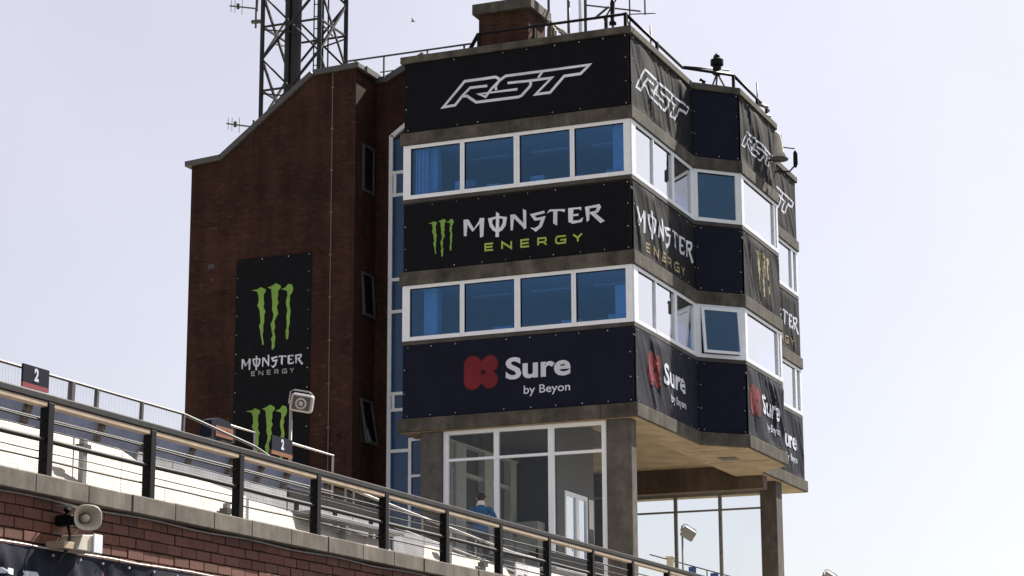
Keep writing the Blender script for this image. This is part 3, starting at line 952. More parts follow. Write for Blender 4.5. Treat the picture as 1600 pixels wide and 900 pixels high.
# link between stair tower and control tower
LK = 47.75
MB().prism_y([(-23.615, 4.425), (-23.615, 18.95), (-23.3, 18.95), (-22.28, 19.45), (-22.28, 17.95), (-22.9, 17.8), (-23.25, 17.56), (-23.25, 4.425)], LK, 49.9).build('link_wall', 'brick', st)
MB().box(-23.24, -22.31, LK + 0.12, LK + 0.2, 4.43, 17.9).build('link_backing', 'interior_dark', st)
lg = MB()
fw_ = 0.10
lg.box(-23.245, -23.14, LK - 0.03, LK + 0.06, 4.43, 17.56)
lg.add([(-23.245, LK - .03, 17.562), (-23.14, LK - .03, 17.5), (-22.45, LK - .03, 17.98), (-22.5, LK - .03, 18.06), (-23.245, LK + .06, 17.562), (-23.14, LK + .06, 17.5), (-22.45, LK + .06, 17.98), (-22.5, LK + .06, 18.06)], [(0, 1, 2, 3), (7, 6, 5, 4), (0, 3, 7, 4), (1, 5, 6, 2), (0, 4, 5, 1), (3, 2, 6, 7)])
zs = [16.58, 16.0, 13.84, 13.03, 10.98, 10.58, 9.57]
for z in zs:
    lg.box(-23.14, -22.45, LK - 0.03, LK + 0.06, z - 0.04, z + 0.04)
lg.box(-23.12, -23.04, LK - 0.02, LK + 0.05, 16.04, 16.54)
lg.box(-23.12, -23.04, LK - 0.02, LK + 0.05, 10.62, 10.94)
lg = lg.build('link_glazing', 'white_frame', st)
edges = [17.5] + zs + [4.45]
for a, b in zip(edges[:-1], edges[1:]):
    MB().box(-23.14, -22.32, LK + 0.01, LK + 0.03, b + 0.042, a - 0.042).build('pane', 'link_blue', lg)
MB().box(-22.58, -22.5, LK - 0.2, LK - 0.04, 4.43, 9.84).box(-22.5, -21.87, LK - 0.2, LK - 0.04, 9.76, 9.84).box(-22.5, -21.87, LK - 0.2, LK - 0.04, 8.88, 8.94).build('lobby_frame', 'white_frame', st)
MB().box(-22.5, -21.87, LK - 0.15, LK - 0.12, 4.43, 8.88).build('lobby_pane', 'link_blue', st)
MB().box(-22.5, -21.87, LK - 0.15, LK - 0.12, 8.94, 9.76).build('lobby_pane', 'link_blue', st)
# copings along the roofline
pts = [(-28.42, 17.05)] + [(-28.3, 17.06)] + PR[1:] + [(-23.52, 19.06)]
for a, b in ((0, 2), (2, 3), (3, 5)):
    p, q = Vector(pts[a]), Vector(pts[b])
    d = (q - p).normalized()
    nn = Vector((-d.y, d.x))
    e = 0.0
    poly = [tuple(p - nn * 0.02), tuple(q - nn * 0.02), tuple(q + nn * 0.12), tuple(p + nn * 0.12)]
    MB().prism_y(poly, YF - 0.09, YF + 0.35).build('coping', 'lead', st, 0.01)
MB().box(-23.78, -23.5, YF + 0.36, LK - 0.02, 19.03, 19.2).build('coping', 'lead', st, 0.01)
MB().prism_y([(-23.6, 18.96), (-23.28, 18.96), (-22.3, 19.44), (-22.3, 19.62), (-23.34, 19.12), (-23.6, 19.12)], LK - 0.12, LK + 0.3).build('link_flashing', 'lead', st, 0.01)
# narrow windows in the shaded flank
for z0, z1, tl in ((16.0, 17.2, 0.0), (12.85, 13.95, 0.06), (9.7, 10.8, 0.16)):
    m = MB()
    y0, y1 = 46.98, 47.6
    for a, b, c, d in ((y0, y0 + .06, z0, z1), (y1 - .06, y1, z0, z1), (y0 + .06, y1 - .06, z0, z0 + .06), (y0 + .06, y1 - .06, z1 - .06, z1)):
        def xx(z):
            return -23.617 + (z1 - z) * tl
        m.add([(xx(c), a, c), (xx(c), b, c), (xx(d), b, d), (xx(d), a, d), (xx(c) + .05, a, c), (xx(c) + .05, b, c), (xx(d) + .05, b, d), (xx(d) + .05, a, d)], [(0, 1, 2, 3), (7, 6, 5, 4), (0, 4, 5, 1), (1, 5, 6, 2), (2, 6, 7, 3), (3, 7, 4, 0)])
    wn = m.build('window', 'window_grey', st)
    MB().add([(xx(z0) + .02, y0 + .06, z0 + .06), (xx(z0) + .02, y1 - .06, z0 + .06), (xx(z1) + .02, y1 - .06, z1 - .06), (xx(z1) + .02, y0 + .06, z1 - .06)], [(0, 1, 2, 3)]).build('pane', 'dark_glass', wn)
    MB().box(-23.614, -23.61, y0 + .05, y1 - .05, z0 + .05, z1 - .05).build('reveal', 'interior_dark', wn)
# lightning conductor with clips
lc = MB().bar((-24.26, YF - 0.015, 19.0), (-24.24, YF - 0.015, 4.5), 0.024, 0.016)
lc = lc.build('conductor_strip', 'conductor', st)
m = MB()
for k in range(13):
    m.box(-24.29, -24.21, YF - 0.035, YF - 0.003, 18.6 - k * 1.07, 18.64 - k * 1.07)
m.build('strip_clips', 'conductor', st)
B1('vent', 'interior_dark', st, -27.7, -27.52, YF - 0.01, YF + 0.02, 14.3, 14.42)
B1('vent', 'window_grey', st, -27.6, -27.53, YF - 0.02, YF + 0.02, 13.98, 14.04)
FK = Face((-26.87, YF), (-24.78, YF))
ft = claw(1.0, 1.0, 0.431, 1.407)
wds = [[((x - 1.583) * 0.478 + 0.21, (y - 0.62) * 0.60 + 0.93 + (x - 1.583) * 0.0) for x, y in p] for p in WORD]
ens = []
for q in ENER:
    ens += stroke([((x - 2.151) * 0.478 + 0.5, (y - 0.31) * 0.6 + 0.8) for x, y in q], 0.026)
low = [[(x + 0.0, y) for x, y in p] for p in claw(0.98, 1.0, 0.40, -0.27)]
vart = [('emblem', 'print_green', [[(x, y + 2.95) for x, y in p] for p in ft]), ('lettering', 'print_white', [[(x, y + 2.95) for x, y in p] for p in wds]), ('small_lettering', 'steel', [[(x, y + 2.95) for x, y in p] for p in ens]), ('emblem', 'print_green', [[(x, y + 0.0) for x, y in p] for p in claw(0.98, 1.0, 0.36, 1.33)])]
banner('tall black banner with two green claw marks hung on the brick stair tower', FK, 0.0, 2.09, 10.68 - 2.95, 14.45, 'vinyl_black', vart, 51, 0.003)

# ------------------------------------------------------------------ roof: chimney, rails, aerials
ch = thing('brick_chimney', (-20.0, 48.0, 19.03), 'square brick chimney with thick concrete cap on the tower roof', 'chimney')
B1('stack', 'sunlit_chimney_brick', ch, -20.69, -19.36, 47.5, 48.6, 19.031, 20.28)
B1('cap', 'concrete_dark', ch, -20.82, -19.24, 47.36, 48.74, 20.282, 20.56, bevel=0.02)
rl = thing('roof_railing', (-18.5, 46.75, 19.13), 'black tubular safety railing round the control tower roof edge', 'railing')
z = 19.52
def rail(pts, r=0.028, name='rail', mat='black_metal', par=None):
    return MB().tube(pts, r, 7).build(name, mat, par or rl, smooth=True)
i1 = offset(OUT, -0.12)
rail([(-20.35, 46.72, z), (i1[1][0], i1[1][1], z - .03)], 0.035)
rail([(i1[1][0], i1[1][1], z - .03), (i1[2][0], i1[2][1] - 0.3, z - .05)], 0.04)
rail([(i1[2][0], i1[2][1] - 0.3, z - .05), (i1[3][0], i1[3][1], z)], 0.04)
rail([(i1[2][0], i1[2][1] - 0.3, z - .02), (i1[3][0] - .3, i1[3][1] + .6, z + .36)], 0.022)
rail([(i1[3][0], i1[3][1], z), (i1[4][0], i1[4][1], z - .02)], 0.04)
rail([(-20.36, 46.72, z), (-20.75, 47.0, 19.2)], 0.05, 'brace')
for x, y in ((-20.35, 46.72), (-18.9, 46.72), (-17.05, 46.72), (i1[1][0], i1[1][1]), (i1[2][0], 49.0), (i1[3][0], i1[3][1]), (i1[4][0], 54.4), (i1[4][0], 55.3)):
    B1('post', 'black_metal', rl, x - .035, x + .035, y - .035, y + .035, 19.02, z)
r3 = thing('link_railing', (-22.5, 47.6, 19.1), 'thin steel handrail along the link roof between brick tower and control tower', 'railing')
rail([(-24.6, 47.3, 19.2), (-24.2, 47.3, 19.52), (-20.8, 47.25, 19.5)], 0.025, 'rail', 'dark_steel', r3)
rail([(-23.6, 47.9, 19.33), (-22.0, 47.9, 19.32)], 0.016, 'rail', 'dark_steel', r3)
for x in (-24.0, -23.2, -22.0, -21.0):
    B1('post', 'dark_steel', r3, x - .018, x + .018, 47.28, 47.32, 18.8 if x < -23.5 else 18.96, 19.51)

def pole(x, y, z0, z1, r, label, mat='dark_steel', arms=(), extra=None, cat='aerial'):
    t = thing('roof_aerial', (x, y, z0), label, cat, 'aerials and poles on the tower roof')
    MB().tube([(x, y, z0), (x, y, z1)], r, 8).build('pole', mat, t, smooth=True)
    for (a, b, rr) in arms:
        MB().tube([a, b], rr, 6).build('arm', mat, t, smooth=True)
    B1('base_plate', mat, t, x - .12, x + .12, y - .12, y + .12, z0, z0 + 0.03)
    return t

pole(-19.5, 49.2, 19.03, 23.2, 0.035, 'grey roof pole with black clamp beside the chimney', arms=[((-19.5, 49.2, 20.3), (-19.35, 49.0, 20.1), 0.06)])
pole(-18.96, 49.2, 19.03, 21.2, 0.04, 'dark roof pole with bent top arm right of the chimney', arms=[((-18.96, 49.2, 21.15), (-19.3, 49.1, 21.6), 0.04)])
pole(-18.72, 49.4, 19.03, 22.4, 0.045, 'pale white roof pole standing among the aerials', 'white_frame')
pole(-18.43, 49.0, 19.03, 23.0, 0.04, 'dark roof pole with crossed aerial rods near the roof corner', arms=[((-18.43, 49, 20.75), (-16.9, 48.8, 20.3), 0.022), ((-17.9, 48.9, 20.25), (-17.5, 48.9, 20.85), 0.022), ((-18.43, 49, 20.9), (-19.1, 49.3, 21.6), 0.02), ((-17.3, 48.9, 20.3), (-17.05, 48.9, 19.15), 0.022), ((-18.2, 49, 20.35), (-17.8, 49, 20.62), 0.03)])
t = thing('beacon_light', (-17.2, 47.6, 19.03), 'black lantern beacon on a short stem above the roof corner rail', 'lamp')
MB().tube([(-17.2, 47.6, 19.03), (-17.2, 47.6, 19.62)], 0.03, 8).build('stem', 'dark_steel', t)
MB().tube([(-17.2, 47.6, 19.6), (-17.2, 47.6, 19.66), (-17.2, 47.6, 19.70), (-17.2, 47.6, 20.15), (-17.2, 47.6, 20.3)], [0.09, 0.09, 0.055, 0.06, 0.02], 12).build('lantern', 'black_metal', t, smooth=True)
pole(-16.62, 47.2, 19.03, 20.9, 0.02, 'thin whip aerial with side rods right at the front roof corner', arms=[((-16.62, 47.2, 20.05), (-16.2, 47.25, 20.1), 0.014), ((-16.62, 47.2, 19.65), (-16.0, 47.3, 19.62), 0.014), ((-16.25, 47.25, 19.6), (-16.25, 47.25, 20.25), 0.02)])
pole(-16.6, 48.66, 19.03, 19.85, 0.022, 'short stub aerial on the sunlit roof edge', 'steel')
pole(-15.66, 54.65, 19.03, 20.05, 0.022, 'thin pale whip aerial above the projecting bay', 'steel', arms=[((-15.66, 54.65, 19.45), (-15.45, 54.9, 19.4), 0.05), ((-15.66, 54.65, 19.2), (-15.4, 54.95, 19.15), 0.04)])
# junk coil of pipe behind chimney
t = thing('pipe_bundle', (-18.9, 48.2, 19.03), 'pile of pale pipework on the roof right of the chimney', 'pipes')
for k in range(5):
    MB().tube([(-19.25 + .03 * k, 48.4, 19.04), (-19.15 + .05 * k, 48.3, 20.25 - .08 * k), (-18.9 + .05 * k, 48.2, 20.0 - .07 * k), (-18.55 + .04 * k, 48.2, 19.7 - .05 * k), (-18.5 + .04 * k, 48.25, 19.04)], 0.028, 6).build('pipe', 'steel' if k % 2 else 'cream_box', t, smooth=True)
# siren drum on tripod
t = thing('roof_siren', (-15.95, 52.0, 19.03), 'black drum shaped siren on splayed legs above the slanted bay side', 'siren')
MB().tube([(-15.95, 52.0, 19.5), (-15.95, 52.0, 19.56), (-15.95, 52.0, 19.6), (-15.95, 52.0, 19.72), (-15.95, 52.0, 19.76), (-15.95, 52.0, 19.9), (-15.95, 52.0, 19.94), (-15.95, 52.0, 20.02), (-15.95, 52.0, 20.08)], [0.1, 0.15, 0.11, 0.11, 0.17, 0.17, 0.1, 0.08, 0.02], 14).build('drum', 'black_metal', t, smooth=False)
for a in (0, 2.1, 4.2):
    MB().tube([(-15.95, 52.0, 19.55), (-15.95 + .25 * cos(a), 52.0 + .25 * sin(a), 19.03)], 0.025, 6).build('leg', 'dark_steel', t)
MB().tube([(-16.3, 51.75, 19.06), (-16.25, 51.8, 19.3), (-16.35, 51.75, 19.35)], 0.05, 8).build('side_horn', 'black_metal', t)
# dome unit and camera on the bay
t = thing('dome_unit', (-15.3, 54.75, 17.8), 'pale dome shaped unit on a dark disc bracketed to the projecting bay', 'dome camera')
MB().tube([(-15.12, 54.7, 17.83), (-15.12, 54.7, 17.89)], 0.24, 20).build('disc', 'dark_steel', t, 0.02)
MB().tube([(-15.12, 54.7, 17.89), (-15.12, 54.7, 18.05), (-15.14, 54.65, 18.3), (-15.15, 54.6, 18.52), (-15.15, 54.6, 18.6)], [0.2, 0.13, 0.12, 0.1, 0.03], 14).build('dome', 'cream_box', t, smooth=True)
MB().bar((-15.47, 54.7, 17.86), (-15.1, 54.7, 17.86), 0.06).build('bracket', 'dark_steel', t)
t = thing('bay_camera', (-15.3, 55.5, 17.7), 'small black camera on a bent arm past the pale dome unit', 'camera')
MB().tube([(-15.47, 55.45, 17.75), (-15.1, 55.6, 17.75), (-14.98, 55.75, 17.95)], 0.025, 7).build('arm', 'black_metal', t)
MB().tube([(-14.98, 55.75, 17.9), (-14.97, 55.77, 18.0), (-14.97, 55.77, 18.3), (-14.97, 55.77, 18.36)], [0.04, 0.065, 0.06, 0.03], 10).build('body', 'black_metal', t)
MB().tube([(-14.98, 55.75, 18.42), (-15.35, 55.3, 18.4)], 0.02, 6).tube([(-15.25, 55.4, 18.1), (-15.25, 55.4, 18.75)], 0.012, 6).build('aerial_rod', 'black_metal', t)

# ------------------------------------------------------------------ lattice mast and yagi aerials
ms = thing('lattice_mast', (-27.9, 51.8, 16.4), 'square steel lattice radio mast with thick black cables behind the brick roofline', 'mast')
mx0, mx1, my0, my1 = -28.78, -27.0, 51.0, 52.6
cs = [(mx0, my0), (mx1, my0), (mx1, my1), (mx0, my1)]
for x, y in cs:
    MB().tube([(x, y, 16.41), (x, y, 27.0)], 0.065, 8).build('leg', 'mast', ms)
PH = 1.86
z00 = 21.35 - 3 * PH
for k in range(6):
    za, zb = z00 + k * PH, z00 + (k + 1) * PH
    for i in range(4):
        (xa, ya), (xb, yb) = cs[i], cs[(i + 1) % 4]
        MB().bar((xa, ya, za), (xb, yb, zb), 0.06, 0.06).build('brace', 'mast', ms)
        MB().bar((xb, yb, za), (xa, ya, zb), 0.05, 0.05).build('brace', 'mast', ms)
        zm = (za + zb) / 2
        MB().bar((xa, ya, zm), (xb, yb, zm), 0.05, 0.05).build('strut', 'mast', ms)
        xm, ym = (xa + xb) / 2, (ya + yb) / 2
        MB().bar((xa, ya, zm - 0.08), (xm, ym, zm - 0.5 * PH * 0.28), 0.035).build('strut', 'mast', ms)
MB().tube([(-28.35, 51.45, 16.41), (-28.3, 51.45, 18.6), (-28.22, 51.45, 20.5), (-28.2, 51.45, 27)], 0.10, 8).build('cable_bundle', 'cable_black', ms)
MB().tube([(-28.0, 51.5, 16.41), (-27.97, 51.5, 27)], 0.15, 8).build('cable_bundle', 'cable_black', ms)
for x, r in ((-27.55, 0.03), (-27.42, 0.035), (-27.7, 0.02), (-27.25, 0.025)):
    MB().tube([(x, 52.0, 16.41), (x, 52.0, 27)], r, 6).build('ladder_rail', 'mast', ms)
for k in range(28):
    MB().bar((-27.7, 52.0, 17 + k * .36), (-27.42, 52.0, 17 + k * .36), 0.022).build('rung', 'mast', ms)
for z, lab in ((22.9, 'upper small yagi aerial pointing left off the lattice mast'), (19.45, 'lower small yagi aerial at the brick roof slope')):
    y = 51.0
    t = thing('yagi_aerial', (-28.85, y, z - 0.1), lab, 'aerial', 'yagi aerials on the mast')
    MB().tube([(-28.98, y, z - .05), (-29.85, y, z + .16)], 0.022, 6).build('boom', 'dark_steel', t)
    for x, l in ((-29.8, .17), (-29.68, .19), (-29.58, .06), (-29.45, .22)):
        zz = z + .16 - (x + 29.85) * 0.24
        MB().tube([(x, y, zz - l), (x, y, zz + l)], 0.009, 5).build('element', 'dark_steel', t)
    MB().tube([(-29.58, y, z + .03), (-29.58, y, z + .18)], 0.045, 8).build('dipole_box', 'dark_steel', t)
    if z > 21:
        MB().tube([(-28.98, y, z - .12), (-28.98, y, z + .6)], 0.04, 7).tube([(-28.78, y, z - .45), (-29.12, y, z - .42)], 0.06, 8).tube([(-29.0, y, z - .62), (-29.0, y, z - .02)], 0.03, 7).build('clamp', 'dark_steel', t)
    else:
        MB().tube([(-29.0, y, z - .15), (-29.0, y, z + .15)], 0.03, 7).tube([(-29.0, y, z - .05), (-28.76, y, z - .05)], 0.05, 8).build('clamp', 'dark_steel', t)

# bird
t = MB()
bx, by, bz = -28.45, 60.06, 25.38
BS = 0.6
t.tube([(bx - .12 * BS, by, bz), (bx - .03 * BS, by, bz + .02 * BS), (bx + .07 * BS, by, bz), (bx + .14 * BS, by, bz - .02 * BS)], [0.006, 0.036, 0.033, 0.006], 8)
for sg in (-1, 1):
    t.add([(bx - .04 * BS, by, bz + .03 * BS), (bx + .06 * BS, by, bz + .02 * BS), (bx + .05 * BS, by + sg * .18 * BS, bz + .12 * BS), (bx, by + sg * .2 * BS, bz + .13 * BS)], [(0, 1, 2, 3)])
tag(t.build('bird', 'grey_metal'), 'tiny grey bird flying in the sky left of the chimney', 'bird')

# ------------------------------------------------------------------ grandstand front wall
XR = -12.09
gw = thing('grandstand_wall', (-12.2, 26, 0), 'red brick grandstand front wall with weathered stone coping', 'wall')
YW0, YW1 = 12.0, 45.0
B1('wall_core', 'mortar', gw, -12.42, XR - 0.115, YW0, YW1, 0.0, 4.31)
BW, BHT = 0.30, 0.11
me = None
count = 0
rest = MB()
z = 4.31 - BHT
row = 0
while z > 3.0:
    y = 15.6 + (row % 2) * BW / 2
    while y < 28.5:
        # visible part: above the bottom frame edge
        d = y * 0.923 + 12.09 * 0.385
        zlim = 1.6 + d * 0.2269 - d * 450 / 3440 * 1.0 + (-0.0)
        jz = rnd.uniform(-.003, .003)
        dx = rnd.uniform(-.006, .004)
        x1 = XR - 0.08 + dx
        if z > zlim - 0.35 and z > 3.35 and count < 298:
            if me is None:
                bmx = MB().box(-0.05, 0.0, 0.005, BW - 0.007, 0.005, BHT - 0.008)
                ob = bmx.build('brick', 'loose_brick', gw, 0.006)
                me = ob.data
            else:
                ob = bpy.data.objects.new('brick', me)
                COL.objects.link(ob)
                ob.parent = gw
                md = ob.modifiers.new('bevel', 'BEVEL')
                md.width = 0.006
                md.segments = 2
                md.limit_method = 'ANGLE'
            ob.location = Vector((x1, y, z + jz)) - Vector(gw.location)
            count += 1
        else:
            rest.box(x1 - .05, x1, y + .005, y + BW - .007, z + .005, z + BHT - .008)
        y += BW
    z -= BHT
    row += 1
ro = rest.build('brickwork', 'loose_brick', gw)
ro['kind'] = 'stuff'
y = YW0
while y < YW1 - 0.2:
    l = rnd.uniform(0.78, 1.0)
    z1 = 4.508 + rnd.uniform(-.004, .004)
    B1('coping_stone', 'coping', gw, -12.46, XR + 0.035 + rnd.uniform(-.005, .005), y + .001, y + l - .004, 4.318, z1, bevel=0.012)
    y += l
# conduit under coping
tag(MB().tube([(XR - .05, yy, 4.295 + 0.01 * sin(yy * 3)) for yy in [14 + .35 * k for k in range(60)]], 0.011, 6).build('conduit', 'steel'), 'thin grey cable run along the underside of the wall coping', 'cable')

# front railing
fr = thing('terrace_railing', (XR - .12, 26, 4.51), 'black steel railing with square posts along the grandstand wall top', 'railing')
XP = XR - 0.12
PY0, PDY = 17.61, 1.85
for k in range(-2, 14):
    y = PY0 + k * PDY
    B1('post', 'black_metal', fr, XP - .05, XP + .05, y - .05, y + .05, 4.5, 5.239, bevel=0.006)
    if k < 13:
        B1('timber_rail', 'timber', fr, XP - .045, XP + .04, y + .053, y + PDY - .053, 5.19, 5.238, bevel=0.005)
MB().box(XP - .05, XP + .05, 13.0, 42.5, 5.241, 5.315).build('top_rail', 'rail_paint', fr, 0.012)
MB().tube([(XP, 13.0 + .9 * k, 4.872 + 0.004 * sin(k * 1.7)) for k in range(33)], 0.026, 8).build('mid_rail', 'rail_paint', fr, smooth=True)
for zz, rr in ((5.06, .011), (4.97, .006), (4.76, .006), (4.68, .010)):
    MB().tube([(XP, 13.0 + .6 * k, zz + 0.005 * sin(k * 1.3 + zz * 40)) for k in range(49)], rr, 6).build('wire', 'rail_paint', fr, smooth=True)
m = MB()
yy = 14.0
while yy < 30.0:
    m.bar((XP - .07, yy, 4.52), (XP - .07, yy, 5.17), 0.0022)
    yy += 0.034
for k in range(18):
    m.bar((XP - .074, 14.0, 4.53 + k * .036), (XP - .074, 30.0, 4.53 + k * .036), 0.0022)
m.build('wire_mesh', 'steel', fr)['kind'] = 'stuff'

# white and grey sheets behind the railing
GREY_A = [(20.4, 4.43), (20.65, 5.24), (21.11, 5.23), (21.85, 5.23), (23.2, 5.22), (23.2, 4.43)]
GREY_B = [(23.3, 4.43), (23.35, 5.23), (24.2, 5.25), (24.8, 5.11), (25.3, 5.16), (26.2, 5.13), (26.95, 5.14), (27.15, 4.9), (27.15, 4.43)]
def sheet(poly, x, th, mat, label, lean=0.9, name='hoarding_sheet', group='sheets behind the front railing'):
    y0, y1 = min(p[0] for p in poly), max(p[0] for p in poly)
    t = thing(name, (x, (y0 + y1) / 2, 4.43), label, 'sheet', group)
    cuts = [y0]
    while cuts[-1] < y1 - 1.3:
        cuts.append(cuts[-1] + rnd.uniform(0.8, 1.15))
    cuts.append(y1)

    def clip(pl, c, keep_above):
        out = []
        for i in range(len(pl)):
            a, b = pl[i], pl[(i + 1) % len(pl)]
            ia, ib = (a[0] >= c) == keep_above, (b[0] >= c) == keep_above
            if ia:
                out.append(a)
            if ia != ib:
                k = (c - a[0]) / (b[0] - a[0])
                out.append((c, a[1] + (b[1] - a[1]) * k))
        return out
    for ca, cb in zip(cuts[:-1], cuts[1:]):
        pl = clip(clip(poly, ca + .006, True), cb - .006, False)
        if len(pl) < 3:
            continue
        vs = []
        jit = rnd.uniform(-.012, .012)
        for dx in (0.0, -th):
            for (y, z) in pl:
                if z <= 4.44:
                    vs.append((x + dx, y, z))
                else:
                    k = (x - (z - 4.43) * lean) / x
                    vs.append((x * k + dx + jit, y * k, 1.6 + (z - 1.6) * k))
        n = len(pl)
        MB().add(vs, [tuple(range(n)), tuple(range(n, 2 * n))[::-1]] + [(i, n + i, n + (i + 1) % n, (i + 1) % n) for i in range(n)]).build('panel', mat, t)
    return t


sheet([(14.5, 4.43), (14.5, 5.06), (19.49, 5.08), (19.94, 4.97), (20.83, 4.99), (22.19, 4.9), (22.2, 4.43)], -12.6, 0.03, 'white_board', 'long bright white sheet behind the railing at the left edge')
sheet([(22.27, 4.43), (22.25, 4.87), (23.69, 4.82), (25.82, 4.73), (26.05, 4.62), (26.05, 4.43)], -12.6, 0.03, 'white_board', 'white sheet tapering down to the coping below the brick tower')
sheet([(27.0, 4.43), (27.05, 4.80), (27.25, 4.82), (29.89, 4.74), (30.13, 4.6), (30.13, 4.43)], -12.6, 0.03, 'white_board', 'white sheet behind the railing below the person in blue')
sheet(GREY_A, -13.1, 0.03, 'grey_board', 'pale grey sheet above the long white sheet, below the slanted screen', 0.15)
sheet(GREY_B, -13.2, 0.03, 'grey_board', 'notched pale grey sheet behind the railing left of the blue link glazing', 0.25)
sheet([(27.35, 4.43), (27.35, 5.07), (28.28, 5.08), (28.94, 5.03), (28.94, 4.43)], -13.2, 0.03, 'grey_board', 'short pale grey sheet below the blue link glazing', 0.25)
sheet([(31.0, 4.43), (31.0, 4.95), (33.4, 4.93), (33.6, 4.43)], -12.9, 0.03, 'grey_board', 'pale sheet behind the railing in front of the tower glazing')
# slanted wind screen
ws = thing('wind_screen', (-14.1, 22.0, 4.42), 'row of pale blue leaning screen panels between dark struts behind the railing', 'screen')
ys = [14.2, 16.4, 18.1, 19.85, 21.3, 22.29, 23.32, 24.31, 25.06, 25.76, 26.9]
for a, b in zip(ys[:-1], ys[1:]):
    MB().add([(-14.28, a + .02, 5.15), (-14.28, b - .02, 5.15), (-13.98, b - .02, 5.84), (-13.98, a + .02, 5.84), (-14.3, a + .02, 5.16), (-14.3, b - .02, 5.16), (-14.0, b - .02, 5.85), (-14.0, a + .02, 5.85)], [(0, 1, 2, 3), (7, 6, 5, 4), (0, 4, 5, 1), (1, 5, 6, 2), (2, 6, 7, 3), (3, 7, 4, 0)]).build('panel', 'screen', ws)
for k, yv in enumerate(ys):
    wv = 0.05 if k % 2 else 0.035
    MB().add([(-14.24, yv + .05 - wv * .6, 5.1), (-14.24, yv + .05 + wv * .6, 5.1), (-13.93, yv + wv, 5.82), (-13.93, yv - wv, 5.82), (-14.3, yv + .05 - wv * .6, 5.12), (-14.3, yv + .05 + wv * .6, 5.12), (-13.99, yv + wv, 5.86), (-13.99, yv - wv, 5.86)], [(0, 1, 2, 3), (7, 6, 5, 4), (0, 4, 5, 1), (1, 5, 6, 2), (2, 6, 7, 3), (3, 7, 4, 0)]).build('strut', 'rust', ws)
MB().box(-14.36, -14.3, 14.2, 26.9, 4.43, 5.14).build('kick_board', 'grey_board', ws)
MB().tube([(-13.92, 14.2, 5.55), (-13.92, 26.9, 5.58)], 0.012, 6).build('wire', 'dark_steel', ws)
# steel uprights with clamps behind the railing
for yv, z1, lab in ((19.05, 5.13, 'grey steel upright with clamp behind the leftmost railing bay'), (22.0, 4.8, 'short grey steel upright behind the third railing bay'), (25.0, 4.86, 'short grey steel upright left of the blue link glazing'), (28.2, 5.1, 'grey steel upright below the blue link glazing'), (29.4, 4.85, 'short rusty upright below the person in blue')):
    t = thing('steel_upright', (-12.75, yv, 4.42), lab, 'post', 'steel uprights behind the railing')
    B1('post', 'steel', t, -12.78, -12.72, yv - .035, yv + .035, 4.425, z1)
    B1('clamp', 'dark_steel', t, -12.8, -12.7, yv - .075, yv + .075, z1 - .12, z1 - .06)

# back rail with number signs
bk = thing('back_rail', (-14.6, 20, 4.42), 'thin dark rail with slim posts against the sky at left', 'railing')
MB().tube([(-14.6, 14.0, 6.28), (-14.6, 24.05, 6.28), (-14.6, 25.9, 6.12), (-14.6, 26.8, 5.95)], 0.019, 6).build('rail', 'dark_steel', bk)
for yv, wv in ((16.2, .02), (18.4, .02), (21.53, .032), (22.06, .022), (23.06, .02), (24.05, .018)):
    MB().bar((-14.6, yv, 6.27), (-14.62, yv - 0.05, 4.43), wv * 2, wv * 2).build('post', 'dark_steel', bk)
m = MB()
for k in range(20):
    m.bar((-14.61, 14.0, 5.75 + k * .026), (-14.61, 24.0, 5.75 + k * .026), 0.0012)
yy = 14.0
while yy < 24.0:
    m.bar((-14.615, yy, 5.7), (-14.615, yy, 6.26), 0.0012)
    yy += 0.06
m.build('wire_mesh', 'steel', bk)['kind'] = 'stuff'
r5 = thing('stair_head_rail', (-15.5, 28.5, 4.42), 'thin pale handrail on slim posts in front of the brick tower base', 'railing')
MB().tube([(-15.5, 26.7, 6.6), (-15.5, 27.5, 6.6), (-15.5, 27.48, 4.43)], 0.02, 6).build('rail', 'steel', r5)
MB().tube([(-15.5, 28.55, 6.6), (-15.5, 29.95, 6.6), (-15.5, 29.9, 4.43)], 0.02, 6).build('rail', 'steel', r5)
MB().tube([(-15.5, 26.75, 6.59), (-15.5, 26.75, 4.43)], 0.018, 6).build('post', 'steel', r5)
MB().tube([(-15.5, 28.6, 6.59), (-15.5, 28.6, 4.43)], 0.018, 6).build('post', 'steel', r5)


def sign(x, y0, y1, z0, z1, label, bar):
    t = thing('number_sign', (x, (y0 + y1) / 2, z0), label, 'sign', 'seat block number signs')
    B1('plate', 'sign_blue', t, x, x + .025, y0, y1, z0 + .07, z1)
    B1('stripe', bar, t, x, x + .028, y0, y1, z0 + .02, z0 + .069)
    tm = text_mesh('2', (z1 - z0) * 0.5, 0.045, 0, 0.85)
    wd = text_width(tm)
    tm = place(tm, (y0 + y1) / 2 - wd / 2, z0 + .07 + (z1 - z0 - .07) * 0.22)
    MB().add([(x + .03, u, v) for u, v in tm[0]], tm[1]).build('number', 'print_white', t)

sign(-14.56, 20.46, 20.97, 6.03, 6.31, 'dark blue number 2 sign on the back rail against the sky', 'sign_red')
sign(-15.45, 27.88, 28.5, 6.33, 6.62, 'dark blue number 2 sign in front of the tall banner', 'sign_orange')
t = thing('notice_box', (-15.5, 26.45, 4.42), 'small blue box with faded orange notice at the foot of the brick tower', 'sign')
MB().prism_x([(26.15, 6.34), (26.8, 6.34), (26.8, 6.52), (26.62, 6.62), (26.35, 6.64), (26.15, 6.58)], -15.6, -15.42).build('box', 'sign_blue', t)
B1('notice', 'sign_orange', t, -15.42, -15.41, 26.25, 26.72, 6.37, 6.52)
m = MB()
for k in range(7):
    m.box(-15.41, -15.408, 26.29 + k * .055, 26.32 + k * .055, 6.415, 6.465 + .01 * (k % 3))
m.build('faded_print', 'print_red', t)
MB().box(-15.54, -15.48, 26.44, 26.5, 4.43, 6.34).build('post', 'dark_steel', t)

